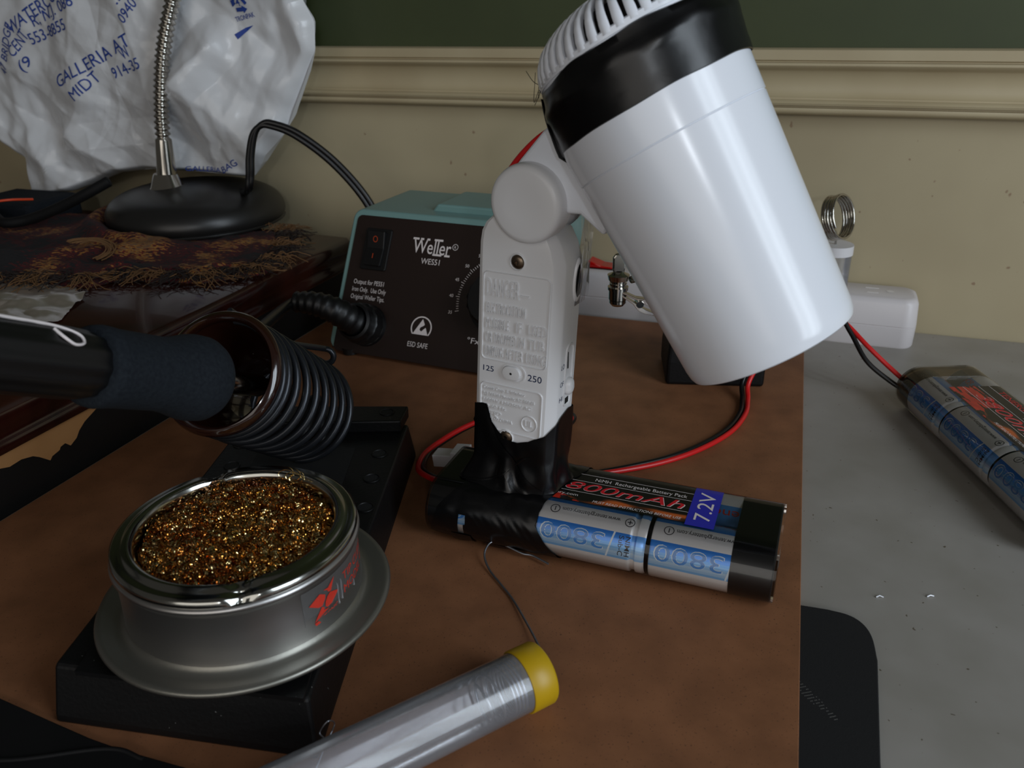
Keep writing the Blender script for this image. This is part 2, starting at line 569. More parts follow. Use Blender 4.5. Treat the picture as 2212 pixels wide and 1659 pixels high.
# ------------------------------------------------------------------ battery packs
def pack(name, label, L0, yaw, leads, second=False):
    """L0 = axis of the front cell row at the wire end; yaw = direction of the row"""
    A = V((math.cos(yaw), math.sin(yaw), 0))
    N = V((-A.y, A.x, 0))                    # towards the rear row
    L0 = V(L0)
    RC = 11.5
    t = thing(name, label, 'battery', L0 + A * 67 + N * 11.6 - Zv * 11.6, 'rechargeable battery packs')

    def cyl(row, s, phi, r):
        return L0 + A * s + N * (23.2 * row) + (-N * math.sin(phi) + Zv * math.cos(phi)) * r

    def capsule(s, q, r):
        """q in 0..1 round the stadium outline, starting at the bottom of the front row, up and over"""
        r0 = 11.95                            # the outline is divided the same way at every radius
        per = PI * r0
        d = q * (2 * per + 46.4)
        if d < per:
            return L0 + A * s + (-N * math.sin(PI - d / r0) + Zv * math.cos(PI - d / r0)) * r
        d -= per
        if d < 23.2:
            return L0 + A * s + N * d + Zv * r
        d -= 23.2
        if d < per:
            return L0 + A * s + N * 23.2 + (N * math.sin(d / r0) + Zv * math.cos(d / r0)) * r
        d -= per
        return L0 + A * s + N * (23.2 - d) - Zv * r
    silver = (236, 232, 230)

    def band(phi_deg, row):
        p = (phi_deg + 180) % 360 - 180
        if row == 0:
            if 45 < p < 94:
                k = (p - 45) / 49
                if k < .45:
                    return tuple(40 + (a - 40) * 1 + k * 70 for a in (44, 122, 214))
                if k < .8:
                    j = (k - .45) / .35
                    return tuple(a + (b - a) * j for a, b in zip((90, 160, 230), (196, 222, 244)))
                j = (k - .8) / .2
                return tuple(a + (b - a) * j for a, b in zip((196, 222, 244), (120, 180, 236)))
            if -62 < p < 3:
                k = (p + 62) / 65
                return tuple(a + (b - a) * abs(k - .5) * 2 for a, b in zip((130, 180, 220), (60, 130, 206)))
        else:
            if -80 < p < -34 or 20 < p < 70:
                return (84, 150, 216)
        return silver
    for row in (0, 1):
        for i in range(3):
            s0 = 2.2 + i * 43.6
            L = 42.6
            prof = [(0, 8), (0, RC - .7), (.5, RC - .1), (1, RC), (L - 7.0, RC), (L - 6.2, RC - .1), (L - 5.4, RC - .9), (L - 4.4, RC - .9), (L - 3.6, RC - .1), (L - 1.2, RC - .2), (L - .3, RC - .7), (L, RC - 1.6), (L, 5)]

            def cf(a, k, row=row, L=L):
                if k in (0, 1, 10, 11):
                    return (30, 30, 32)
                if 5 <= k <= 9:
                    c = band(math.degrees(a), row)
                    return tuple(min(255, x * .8 + 60) for x in c)
                return band(math.degrees(a), row)
            mb = MB()
            # angle 0 = top, positive towards the front
            mb.lathe(prof, L0 + A * s0 + N * 23.2 * row, A, Zv, 72, cf=lambda a, k, cf=cf: cf(a if (A.cross(Zv)).dot(-N) > 0 else -a, k))
            obj('cell', mb, M_cell, t, smooth=40)
    # black end caps: foam discs under the film
    for nm, sa, sb in (('end_cap', 118.6, 133.4), ('end_cap', .6, 13.2)):
        mb = MB()
        m = 64
        a, b = [], []
        ring = [[capsule(s, k / m, 11.66 if i in (1, 2) else 11.0) for k in range(m)] for i, s in enumerate((sa, sa + .01, sb - .5, sb))]
        vs = [p for r in ring for p in r]
        fs = []
        for i in range(3):
            for k in range(m):
                l = (k + 1) % m
                fs.append((i * m + k, i * m + l, (i + 1) * m + l, (i + 1) * m + k))
        fs.append(tuple(range(m)))
        fs.append(tuple(3 * m + k for k in range(m)))
        mb.add(vs, fs)
        obj(nm, mb, M_black if not second or sa > 50 else M_endfilm, t, smooth=40)
    # shrink film
    mb = MB()
    m = 96

    def film(u, v):
        s = -.3 + u * 134.6
        r = 11.95
        q = capsule(s, v, r)
        if 14 < s < 118:
            q = q + (q - capsule(s, v, 1)).normalized() * .03 * noise.noise(q * .15)
        return q
    mb.grid(40, m, film)
    mb.grid(1, m, lambda u, v: capsule(134.3 + .3 * u, v, 11.95 - u * 2.4))
    mb.grid(1, m, lambda u, v: capsule(-.3 - .3 * u, v, 11.95 - u * 2.4))
    obj('film', mb, M_film, t, smooth=60)
    # label on the flat top
    zt = 11.95 + L0.z + .05
    top = plane_map(L0 + Zv * (11.95), A, N, Zv, 0)
    mb = MB()
    nu, nv = 170, 60
    S0, S1, W0, W1 = 26., 101., .9, 27.

    def lab(u, v, z=.06):
        s = S0 + (S1 - S0) * u
        w = W0 + (W1 - W0) * v
        if w <= 0:
            return cyl(0, s, -w / 11.95 * 1.0, 11.95 + z)
        if w >= 23.2:
            return cyl(1, s, -(w - 23.2) / 11.95, 11.95 + z)
        return L0 + A * s + N * w + Zv * (11.95 + z)
    for i in range(nu):
        for j in range(nv):
            u, v = (i + .5) / nu, (j + .5) / nv
            s = S0 + (S1 - S0) * u
            w = W0 + (W1 - W0) * v
            c = (10, 10, 11)
            fl_ = noise.noise(V((s * .09, w * .32, 2.))) + .35 - abs(w - 3.6) * .2
            if w < 7.2 and fl_ > 0:
                k = min(1, fl_ * 2)
                c = (40 + 150 * k, 22 + 70 * k, 16 + 24 * k)
            if (second and s < 50 and w < 14) or (s < 62 - w * 2.2 and w < 7.2):
                k = .5 + .5 * noise.noise(V((s * .2, w * .3, 5)))
                c = (150 + 60 * k, 26 + 30 * k, 24 + 8 * k)
                if noise.noise(V((s * .1, w * .6, 9))) > .22:
                    c = (24, 16, 14)
            a = [lab(i / nu, j / nv), lab((i + 1) / nu, j / nv), lab((i + 1) / nu, (j + 1) / nv), lab(i / nu, (j + 1) / nv)]
            mb.add(a, [(0, 1, 2, 3)], c)
    obj('label', mb, M_print, t, smooth=60)

    def lm(x, y, z=0):
        return lab((x - S0) / (S1 - S0), (y - W0) / (W1 - W0), .12 + z)
    ink = MB()
    sx = 34 if second else 52.0
    for w_ in (20.8,):
        ink.add([lm(S0, w_), lm(S1 - .5, w_), lm(S1 - .5, w_ + .22), lm(S0, w_ + .22)], [(0, 1, 2, 3)])
    for w_ in (15.6,):
        ink.add([lm(S0, w_), lm(S1 - .5, w_), lm(S1 - .5, w_ + .22), lm(S0, w_ + .22)], [(0, 1, 2, 3)])
    ink.add([lm(S0, 7.6), lm(S1 - .5, 7.6), lm(S1 - .5, 7.82), lm(S0, 7.82)], [(0, 1, 2, 3)])
    put(ink, letters('NiMH  Rechargeable Battery Pack', 2.2, width=36.5), lambda x, y, z: lm(61.5 + x, 17.2 + y, z))
    put(ink, letters('MUST READ INSTRUCTIONS BEFORE USE', 1.6, width=34, shear=.2), lambda x, y, z: lm(64.5 + x, 2.0 + y, z))
    if not second:
        put(ink, letters('www.tenergybattery.com', 1.7, width=28), lambda x, y, z: lm(30 + x, 4.4 + y, z))
    obj('white_lettering', ink, M_ink, t, smooth=0)
    red = MB(); whi = MB()
    tx = '3800mAh'
    s0 = 44.6 if not second else 36
    for m_, bo, z in ((whi, .03, 0.), (red, .008, .04)):
        put(m_, letters(tx, 5.6, width=(53.4 if not second else 60) + (0 if bo < .02 else .7), bold=bo, shear=.28), lambda x, y, z_, z=z, bo=bo: lm(s0 + x - (.3 if bo > .02 else 0), 9.2 + y - (.15 if bo > .02 else 0), z))
    if second:
        put(red, letters('TENERGY', 3.2, width=25, bold=.01), lambda x, y, z_: lm(33 + x, 21.2 + y, 0))
    else:
        put(red, letters('TENERGY', 3.0, width=25, bold=.01), lambda x, y, z_: lm(30 + x, 21.8 + y, 0))
    obj('number_outline', whi, M_ink, t, smooth=0)
    obj('red_lettering', red, M_inkred2, t, smooth=0)
    # blue voltage sticker
    mb = MB()
    w0, w1 = -.6, 26.8
    mb.grid(8, 26, lambda u, v: cyl_w(lab, S0, S1, W0, W1, 100.2 + u * 10.6, w0 + v * (w1 - w0), .2))
    st = obj('voltage_sticker', mb, M_stickerblue, t, smooth=60)
    mb = MB()
    put(mb, letters('7.2V', 6.0, width=19.5, bold=.012), lambda x, y, z: cyl_w(lab, S0, S1, W0, W1, 108.6 - y, 3.4 + x, .3))
    obj('sticker_lettering', mb, M_ink, st, smooth=0)
    # print on the front cells (reads upside down)
    dark = MB(); pale = MB(); blue = MB(); redt = MB()

    def cm(row, s, phi, r=RC):
        """text running towards -A, its top pointing down the front"""
        return lambda x, y, z=0: cyl(row, s - x, R_(phi) + y / r, r + .06 + z)
    for i in range(3):
        s0 = 2.2 + i * 43.6
        put(dark, letters('www.tenergybattery.com', 1.9, width=22.5, fine=2.), cm(0, s0 + 31.5, 16))
        for s_, sg in ((s0 + 35.3 + .0, '+'), (s0 + 6.2, '-')):
            # ring
            for k in range(20):
                a, b = 2 * PI * k / 20, 2 * PI * (k + 1) / 20
                f = lambda a, r: cyl(0, s_ + math.cos(a) * r, R_(22) + math.sin(a) * r / RC, RC + .06)
                dark.add([f(a, 1.9), f(b, 1.9), f(b, 1.6), f(a, 1.6)], [(0, 1, 2, 3)])
            f = lambda x, y: cyl(0, s_ + x, R_(22) + y / RC, RC + .06)
            dark.add([f(-.18, -.95), f(.18, -.95), f(.18, .95), f(-.18, .95)], [(0, 1, 2, 3)])
            if sg == '+':
                dark.add([f(-.95, -.18), f(.95, -.18), f(.95, .18), f(-.95, .18)], [(0, 1, 2, 3)])
        put(pale, letters('3800', 6.4, width=25.2, bold=.034, fine=2.), cm(0, s0 + 26.9 + .3, 51.3))
        put(blue, letters('3800', 6.0, width=24.4, bold=.006, fine=2.), lambda x, y, z=0, s0=s0: cyl(0, s0 + 26.9 - x, R_(52.5) + y / RC, RC + .12))
        put(pale, letters('3800', 5.4, width=23.7, bold=-.014, fine=2.), lambda x, y, z=0, s0=s0: cyl(0, s0 + 26.6 - x, R_(54) + y / RC, RC + .0))
        # slanted divider and the sideways type mark
        for k in range(6):
            a = 45 + k * 49 / 6
            b = 45 + (k + 1) * 49 / 6
            sa, sb = s0 + 28.3 + (94 - a) * -.0 + (a - 45) * -.05 + 2, s0 + 28.3 + (b - 45) * -.05 + 2
            pale.add([cyl(0, sa, R_(a), RC + .07), cyl(0, sa + .7, R_(a), RC + .07), cyl(0, sb + .7, R_(b), RC + .07), cyl(0, sb, R_(b), RC + .07)], [(0, 1, 2, 3)])
        for q, (w_, tx_, wd_) in enumerate(((0, 'NiMH', 7.6), (1, 'Sub-C', 7.6))):
            # sideways: runs down the front
            put(dark, letters(tx_, 1.9, width=wd_, bold=.01, fine=2.), lambda x, y, z=0, s0=s0, q=q: cyl(0, s0 + 36.2 - q * 2.5 + y - 1.2, R_(50) + x / RC, RC + .06))
        redt = MB()
        put(redt, letters('Tenergy', 3.2, width=21, bold=.02, fine=2.), cm(0, s0 + 31, -35))
        put(redt, letters('Tenergy', 3.2, width=23, bold=.02, fine=2.), cm(1, s0 + 33, 30))
        put(redt, letters('Tenergy', 3.4, width=23, bold=.02, fine=2.), lambda x, y, z=0, s0=s0: cyl(1, s0 + 5 + x, R_(-37) - y / RC, RC + .06))
        obj('red_cell_lettering', redt, M_inkred, t, smooth=0)
    obj('small_dark_lettering', dark, M_inkgrey, t, smooth=0)
    obj('capacity_outline', pale, M_paleblue, t, smooth=0)
    obj('capacity_number', blue, M_numblue, t, smooth=0)
    for (pth, m_, nm) in leads:
        mb = MB()
        mb.tube(spline(pth, 8), 1.3, 12)
        obj(nm, mb, m_, t, smooth=60)
    return t, A, N, L0, capsule, cyl


def cyl_w(lab, S0, S1, W0, W1, s, w, z):
    return lab((s - S0) / (S1 - S0), (w - W0) / (W1 - W0), z)


M_inkred2 = mat('number_red_ink', (206, 24, 40), .35)
M_stickerblue = mat('sticker_blue', (42, 44, 170), .35)
M_inkgrey = mat('charcoal_ink', (42, 40, 46), .5)
M_paleblue = mat('pale_blue_ink', (222, 232, 240), .4)
M_numblue = mat('number_blue_ink', (76, 140, 212), .4)

LA = (93.87 - 134 * math.cos(-.3735), 242.9 - 134 * math.sin(-.3735), 11.95)
ax1 = V((math.cos(-.3735), math.sin(-.3735), 0)); n1 = V((-ax1.y, ax1.x, 0))
lp = [(-30, 306, 12), (-38, 316, 9), (-43.5, 330, 5), (-42, 346, 3.5), (-34, 359, 4), (-22.6, 371, 5), (-6, 384, 5), (16, 392, 4), (30, 384, 3), (24, 366, 5), (12, 348, 9), (2, 330, 14), (-8, 316, 14)]
lp = [V(p) for p in lp]
lp2 = [V((p[0] + 1.8, p[1] + (2.4 if i < 2 else 2.8), p[2] - 1.3)) for i, p in enumerate(lp)]
lp2 = [V((max(p.x, -41.5), p.y, max(p.z, 1.4))) for p in lp2]
lead_up = [(29.5 - 20, 316, 10), (29.5, 323.7, 3.5), (62.6, 335.1, 1.5), (86.6, 347.5, 1.5), (108, 366, 1.5), (121, 386, 1.6), (126.5, 402, 2.5), (129, 411, 9), (139, 416, 24), (158, 424, 40), (176, 434, 40), (186, 432, 33), (195, 421, 24), (205, 412, 15), (213, 403, 9.), (218, 395, 8.8)]
lead_bk = [(12, 320, 9), (30, 326.4, 2.5), (62, 337.6, 1.4), (85.0, 349.6, 1.4), (105.6, 367.4, 1.4), (118.4, 387, 1.5), (123.8, 403, 2.4), (126.6, 413.6, 9), (137.6, 418, 26), (160, 427, 43), (179, 436, 41), (187, 428, 30), (193, 416, 18), (203, 408, 10), (211, 402, 6), (218, 395, 5.6)]
p1, A1, N1, L1, caps1, cyl1 = pack('battery_pack', 'silver and blue six-cell battery pack lying on the hardboard with black tape round one end', LA, -.3735,
                                   [(lp, M_red, 'red_lead'), (lp2, M_blackwire, 'black_lead')])
p2, A2, N2, L2, caps2, cyl2 = pack('battery_pack', 'battery pack with smoky end film lying on the bare grey desk at the right', (216.0, 400.5, 9.0), math.atan2(-1, .02),
                                   [(lead_up, M_red, 'red_lead'), (lead_bk, M_blackwire, 'black_lead')], second=True)
mb = MB()
c = V((-31.5, 337.6, 6))
dx = V((.9, -.3, .1)).normalized()
dy = V((.3, .9, 0)).normalized()
mb.box(c, dx * 4.8, dy * 3.8, dx.cross(dy) * 3.0)
mb.box(c + dx * 8.0 + dy * .8 + Zv * .8, dx * 3.6, dy * 4.8, dx.cross(dy) * 4.0)
mb.tube([c - dx * 4.8 - dy * 1.6, c - dx * 5.4 - dy * 1.6], 1.3, 8)
obj('connector', mb, M_conn, p1, smooth=0, bevel=.5)

# ------------------------------------------------------------------ hair dryer standing on the taped pack
HC = V((2.7, 291.1, 24))
psi = -.52
HX = V((math.cos(psi), math.sin(psi), 0)); HY = V((-HX.y, HX.x, 0))
lean, leany = .0459, .0273
dry = thing('hair_dryer', 'white travel hair dryer with black tape round its head standing on the taped battery', 'hair dryer', (2.7, 291.1, 24))


def H(u, v, z):
    """handle coordinates, the handle leans a little"""
    return HC + HX * (u + lean * (z - 24)) + HY * (v + leany * (z - 24)) + Zv * (z - 24)


def B(u, v, z):
    return HC + HX * u + HY * v + Zv * (z - 24)


# handle: lofted section, rounded shoulders
sec = [(-16.8, -6.6), (-16.3, -8.4), (-14.8, -9.3), (12.2, -9.3), (13.8, -9.0), (16.6, -5.6), (17.0, -4.4), (17.0, 7.4), (15.6, 9.2), (-15, 9.3), (-16.8, 7.8)]
mb = MB()
levels = [(23.9, 1), (24.5, 1), (60, 1), (100, 1), (115, 1), (121, .995), (125, .96), (128, .88), (130.2, .74), (131.4, .55)]
vs = []
for z, k in levels:
    for x, y in sec:
        kk = k if x < 0 else (1 if z < 112 else max(.35, 1 - ((z - 112) / 19) ** 2 * .6))
        vs.append(H(x * kk, y * (1 if z < 128 else .93), z))
n = len(sec)
fs = [(i * n + k, i * n + (k + 1) % n, (i + 1) * n + (k + 1) % n, (i + 1) * n + k) for i in range(len(levels) - 1) for k in range(n)]
fs += [tuple(range(n)), tuple((len(levels) - 1) * n + k for k in range(n))]
mb.add(vs, fs)
handle = obj('handle', mb, M_white2, dry, smooth=28)
FZ = lambda u, z, d=0: H(u, -9.3 - d, z)


def fmap(u0, z0, lift=.02):
    return lambda x, y, z=0: FZ(u0 + x, z0 + y, lift + z)


def frame(mb, x0, z0, x1, z1, r=2.2, w=.7, h=.45):
    a = rrect(x0, z0, x1, z1, r, 4)
    b = rrect(x0 + w, z0 + w, x1 - w, z1 - w, max(.4, r - w), 4)
    m = len(a)
    vs = [FZ(p[0], p[1], -.1) for p in a] + [FZ(p[0] * .5 + q[0] * .5, p[1] * .5 + q[1] * .5, h) for p, q in zip(a, b)] + [FZ(p[0], p[1], -.1) for p in b]
    fs = []
    for i in range(2):
        for k in range(m):
            l = (k + 1) % m
            fs.append((i * m + k, i * m + l, (i + 1) * m + l, (i + 1) * m + k))
    mb.add(vs, fs)


mb = MB()
frame(mb, -14.2, 76.3, 13.6, 111.0)
frame(mb, -14.2, 47.5, 12.8, 67.3)
E_ = .55
put(mb, letters('DANGER', 6.6, width=13.4, bold=-.02, ext=E_, spacing=1.12), fmap(-12.4, 101.6))
put(mb, letters('-', 5, width=3.4, ext=E_), fmap(1.6, 101.6))
put(mb, letters('ELECTROCUTION', 4.0, width=16.2, bold=-.02, ext=E_, spacing=1.12), fmap(-12.4, 95.0))
for tx_, x_, w_ in (('POSSIBLE', -12.4, 9.8), ('IF', .4, 2.4), ('USED', 5.4, 7.2)):
    put(mb, letters(tx_, 4.0, width=w_, bold=-.02, ext=E_, spacing=1.12), fmap(x_, 89.0))
for tx_, x_, w_ in (('OR', -12.4, 2.8), ('DROPPED', -8.6, 9.2), ('IN', 1.6, 2.4), ('TUB.', 5.6, 7.2)):
    put(mb, letters(tx_, 4.0, width=w_, bold=-.02, ext=E_, spacing=1.12), fmap(x_, 83.5))
for tx_, x_, w_ in (('UNPLUG', -12.4, 7.6), ('AFTER', -3.8, 7.4), ('USING', 5.0, 8.0)):
    put(mb, letters(tx_, 4.0, width=w_, bold=-.02, ext=E_, spacing=1.12), fmap(x_, 78.0))
yy_ = 64.2
for tx_, w_ in (('Conair Corp. E. Windsor', 18), ('NJ 08520 Phoenix AZ 85043', 22), ('1600W 125/250V AC', 21), ('50-60 Hz', 10), ('LISTED', 8), ('MADE IN CHINA', 13)):
    put(mb, letters(tx_, 1.25, width=w_, ext=.35), fmap(-12.6, yy_))
    yy_ -= 2.55
put(mb, letters('S', 2.8, ext=.4), fmap(-7.6, 51.8))
for k in range(32):
    a, b = 2 * PI * k / 32, 2 * PI * (k + 1) / 32
    f = lambda a, r, h: FZ(7.6 + math.cos(a) * r, 53.4 + math.sin(a) * r, h)
    mb.add([f(a, 3.5, 0), f(b, 3.5, 0), f(b, 3.2, .4), f(a, 3.2, .4), f(b, 2.9, 0), f(a, 2.9, 0)], [(0, 1, 2, 3), (3, 2, 4, 5)])
put(mb, letters('UL', 2.8, width=3.4, ext=.4, align='C'), rot2(fmap(7.6, 53.4), 0, 0, -20)) if False else put(mb, letters('UL', 2.6, width=3.4, ext=.4, align='C'), fmap(7.6, 52.1))
obj('embossed_warning', mb, M_white2, handle, smooth=0)
mb = MB()
put(mb, letters('250', 2.6, width=5.8, bold=.02), fmap(6.0, 71.0, .06))
put(mb, letters('125', 2.2, width=4.6, bold=.02), fmap(-13.2, 71.6, .06))
SX = lambda v, z, d=0: H(17.0 + d, v, z)
smap = lambda v0, z0: (lambda x, y, z=0: SX(v0 + x, z0 + y, .06))
cmap_ = lambda v0, z0: (lambda x, y, z=0: H(16.2 + x * .0 + (v0 + x + 5.6) * .3, v0 + x * .9, z0 + y) + HX * .12 - HY * .1)
for tx_, z_ in (('LO', 75.2), ('OFF', 68.2), ('HI', 62.0)):
    put(mb, letters(tx_, 2.0, width=1.3 * len(tx_), bold=.02), smap(-4.2, z_))
obj('blue_lettering', mb, M_inkdark, handle, smooth=0)
# screws
for u_, z_ in ((-.4, 115.4), (-2.0, 45.5)):
    mb = MB()
    mb.lathe([(-.3, 3.3), (.35, 3.2), (.5, 2.9), (.1, 2.6)], FZ(u_, z_), -HY, HX, 28)
    obj('screw_boss', mb, M_white2, handle, smooth=50)
    mb = MB()
    mb.lathe([(0.05, 2.6), (.5, 2.3), (.8, 1.5), (.85, .8)], FZ(u_, z_), -HY, HX, 24)
    mb.lathe([(.85, .8), (.3, .7), (.3, .01)], FZ(u_, z_), -HY, HX, 6)
    obj('screw', mb, M_screw, handle, smooth=40, label='dull steel screw')
# voltage slide switch
mb = MB()
m = 28
a = rrect(-5.2, 69.4, 5.2, 76.2, 3.39, 7)
ms = []
for k, (o_, d) in enumerate(((0, -.1), (0, .35), (-.5, .4), (-.7, -.05))):
    ms += [FZ((p[0]) * (1 + o_ * .17), 72.8 + (p[1] - 72.8) * (1 + o_ * .26), d) for p in a]
m = len(a)
mb.add(ms, [(i * m + k, i * m + (k + 1) % m, (i + 1) * m + (k + 1) % m, (i + 1) * m + k) for i in range(3) for k in range(m)])
obj('switch_surround', mb, M_white2, handle, smooth=50)
mb = MB()
a = rrect(-4.6, 70.1, 3.2, 75.5, 2.69, 7)
m = len(a)
ms = []
for k_, d in ((1, -.1), (1, .7), (.93, 1.05), (.8, 1.15)):
    ms += [FZ(-.7 + (p[0] + .7) * k_, 72.8 + (p[1] - 72.8) * k_, d) for p in a]
mb.add(ms, [(i * m + k, i * m + (k + 1) % m, (i + 1) * m + (k + 1) % m, (i + 1) * m + k) for i in range(3) for k in range(m)] + [tuple(3 * m + k for k in range(m))])
obj('voltage_switch', mb, M_white2, handle, smooth=40)
mb = MB()
disc(mb, FZ(-.7, 72.8, 1.17), -HY, .5, 12)
obj('switch_dimple', mb, M_dkhole, handle, smooth=0)
# side: slot with sliding knob, oval opening, seam
mb = MB()
a = rrect(-1.2, 58.5, 5.2, 84, 2.6, 5)
m = len(a)
ms = []
for k_, d in ((1, -.1), (1, .5), (.84, .5), (.8, -.02)):
    ms += [SX(2 + (p[0] - 2) * k_, 71.2 + (p[1] - 71.2) * (k_ if k_ == 1 else k_ + .12), d) for p in a]
mb.add(ms, [(i * m + k, i * m + (k + 1) % m, (i + 1) * m + (k + 1) % m, (i + 1) * m + k) for i in range(3) for k in range(m)])
obj('slot_surround', mb, M_white2, handle, smooth=50)
mb = MB()
mb.box(SX(1.0, 78.5, .06), HY * .35, Zv * 4.2, HX * .05)
mb.box(SX(2.2, 60.8, .06), HY * 1.4, Zv * 1.2, HX * .05)
obj('slot_gap', mb, M_dkhole, handle, smooth=0)
mb = MB()
mb.lathe([(0, 2.6), (1.0, 2.6), (1.8, 2.2), (2.3, 1.3), (2.4, .01)], SX(2.2, 66.8, 0), HX, Zv, 24, fn=lambda i, a, t, r: (t, r * (1 + .35 * abs(math.cos(a)))))
obj('heat_switch', mb, M_white2, handle, smooth=50)
mb = MB()
a = [(4.2 + 2.7 * math.cos(t * PI / 16), 107.5 + 6.4 * math.sin(t * PI / 16)) for t in range(32)]
m = 32
ms = []
for k_, d in ((1.32, -.1), (1.2, .6), (1, .7), (.94, .1)):
    ms += [SX(4.2 + (p[0] - 4.2) * k_, 107.5 + (p[1] - 107.5) * k_, d) for p in a]
mb.add(ms, [(i * m + k, i * m + (k + 1) % m, (i + 1) * m + (k + 1) % m, (i + 1) * m + k) for i in range(3) for k in range(m)])
obj('opening_rim', mb, M_white2, handle, smooth=50)
mb = MB()
mb.add([SX(p[0], p[1], .12) for p in a], [tuple(range(32))])
obj('oval_opening', mb, M_dkhole, handle, smooth=0)
# clear crumpled tape behind the hinge
mb = MB()
mb.grid(14, 14, lambda u, v: H(17.3 + 1.2 * math.sin(v * PI) + .6 * noise.noise(V((u * 5, v * 5, 1))), 2.5 + u * 8.5, 98 + v * 34))
mb.grid(10, 10, lambda u, v: H(10 + 9 * u + .6 * noise.noise(V((u * 7, v * 7, 3))), 9.9 + .8 * noise.noise(V((u * 5, v * 5, 2))), 100 + v * 34))
obj('clear_tape', mb, clear('crumpled_clear_tape', (245, 245, 245), .12, 1.4, .12, (190, 190, 200)), dry, smooth=20)

# hinge: disc and hub
DU, DZ = 9.3, 137.0
ca = B(DU, 0, DZ)
mb = MB()
mb.lathe([(-9, 12.0), (6, 12.0), (8, 11)], ca, -HY, Zv, 64)
mb.lathe([(-9, 12.0), (-9, .01)], ca, -HY, Zv, 64)
obj('hinge_hub', mb, M_white, dry, smooth=40)
mb = MB()
mb.lathe([(3.2, 13.0), (3.3, 13.5), (9.9, 13.5), (11.3, 13.1), (12.2, 12.3), (12.6, 11.0), (12.7, 6), (12.7, .01)], ca, -HY, Zv, 72)
obj('hinge_disc', mb, M_white2, dry, smooth=60)
mb = MB()
mb.lathe([(-12, .01), (-12, 11), (-11, 12.4), (-8.8, 12.6)], ca, -HY, Zv, 48)
obj('hinge_disc', mb, M_white2, dry, smooth=60)
# neck
mb = MB()
npoly = [(-.3, 144.6), (5, 151), (13.2, 160.2), (22, 168), (44, 150), (36, 128), (27.2, 134.4), (20, 134.2), (10, 128)]
mb.prism(npoly, B(0, -6.8, 24) - Zv * 24, HX, Zv, HY * 13.6)
obj('neck', mb, M_white, dry, smooth=0, bevel=1.6, seg=3)

# barrel
BA = (HX * .524 - Zv * .852).normalized()                   # towards the mouth
O3 = B(.852 * 129.7, 0, .524 * 129.7)                       # t = 0 point of the axis
BU = (HX * .852 + Zv * .524).normalized()
K = .985
Rb = lambda t: (27.6 + (-35 - t) * .0488) * K


def head(mb):
    """the head of the dryer narrows and leans a little to one side"""
    for i, p in enumerate(mb.v):
        t_ = (p - O3).dot(BA)
        k = max(0, min(1.4, (-117 - t_) / 24))
        c = O3 + BA * t_
        mb.v[i] = c + (p - c) * (1 - .05 * k) + BU * 2.3 * k
    return mb


prof = [(-60, 24), (-38, 24.4), (-35.4, 24.6), (-34.9, 25.4), (-35.4, 26.4), (-36.8, 27.0), (-39.4, Rb(-39.4))] + [(t, Rb(t)) for t in range(-43, -107, -6)] + [(-106.6, Rb(-106.6)), (-106.9, Rb(-107) - .35)]
mb = MB()
mb.lathe(prof, O3, BA, BU, 128)
body = obj('barrel', mb, M_white, dry, smooth=40)
mb = MB()
prof = [(-106.9, Rb(-107) - .35), (-107.2, Rb(-107) + .15)] + [(t, Rb(t) + .15) for t in (-110, -116, -122, -128)] + [(-137, 31.4), (-139.4, 31.2), (-140.0, 30.6)]
mb.lathe(prof, O3, BA, BU, 128)
obj('rear_shell', head(mb), M_white, dry, smooth=40)
mb = MB()
mb.lathe([(-60, 24), (-60, .01)], O3, BA, BU, 48)
obj('mouth_baffle', mb, M_dkhole, dry, smooth=40)
mb = MB()
mb.lathe([(-138, 30.5), (-138, 27), (-145, 25), (-148.5, 17), (-148.5, .01)], O3, BA, BU, 48)
obj('motor_core', head(mb), M_dkhole, dry, smooth=40)
# intake grille
mb = MB()
NR = 46
rp = [(-138.6, 31.5), (-141.5, 31.3), (-144.5, 30.2), (-147, 28.2), (-149, 25), (-150.4, 21.5), (-151.0, 17.5)]
Wv = BA.cross(BU)
for k in range(NR):
    a = 2 * PI * k / NR
    er = BU * math.cos(a) + Wv * math.sin(a)
    et = -BU * math.sin(a) + Wv * math.cos(a)
    vs = []
    for t, r in rp:
        wdt = 1.4 + (.15 if t > -142 else 0)
        wdt *= max(.6, r / 32)
        p = O3 + BA * t + er * r
        nrm = (er * (r / 32) ** 3 - BA * (1 - (r / 32) ** 3)).normalized()
        vs += [p - et * wdt, p - et * wdt * .6 + nrm * .5, p + et * wdt * .6 + nrm * .5, p + et * wdt, p + et * wdt * .8 - nrm * 1.8, p - et * wdt * .8 - nrm * 1.8]
    fs = [(i * 6 + j, i * 6 + (j + 1) % 6, (i + 1) * 6 + (j + 1) % 6, (i + 1) * 6 + j) for i in range(len(rp) - 1) for j in range(6)]
    mb.add(vs, fs)
mb.lathe([(-150.4, 19.5), (-151.6, 19), (-152.2, 15), (-152.2, .01)], O3, BA, BU, 64)
mb.lathe([(-137.6, 30.8), (-137.8, 31.8), (-139.6, 31.8), (-140.2, 30.6)], O3, BA, BU, 96)
obj('intake_grille', head(mb), M_white, dry, smooth=50)
# tape band round the head
mb = MB()


def bandf(i, a, t, r):
    nz = noise.noise(V((math.cos(a) * 2.2, math.sin(a) * 2.2, t * .1)))
    nz2 = noise.noise(V((math.cos(a) * 5, math.sin(a) * 5, t * .25 + 4)))
    if i in (0, 1):
        return t + .35 * nz, r
    if i >= 11:
        return t + 1.4 * nz, r
    ridge = .9 * math.exp(-((t + 131 + 2.2 * nz) / 1.6) ** 2)
    return t, r + .22 * nz + .14 * nz2 + ridge * (.6 + .6 * nz2)


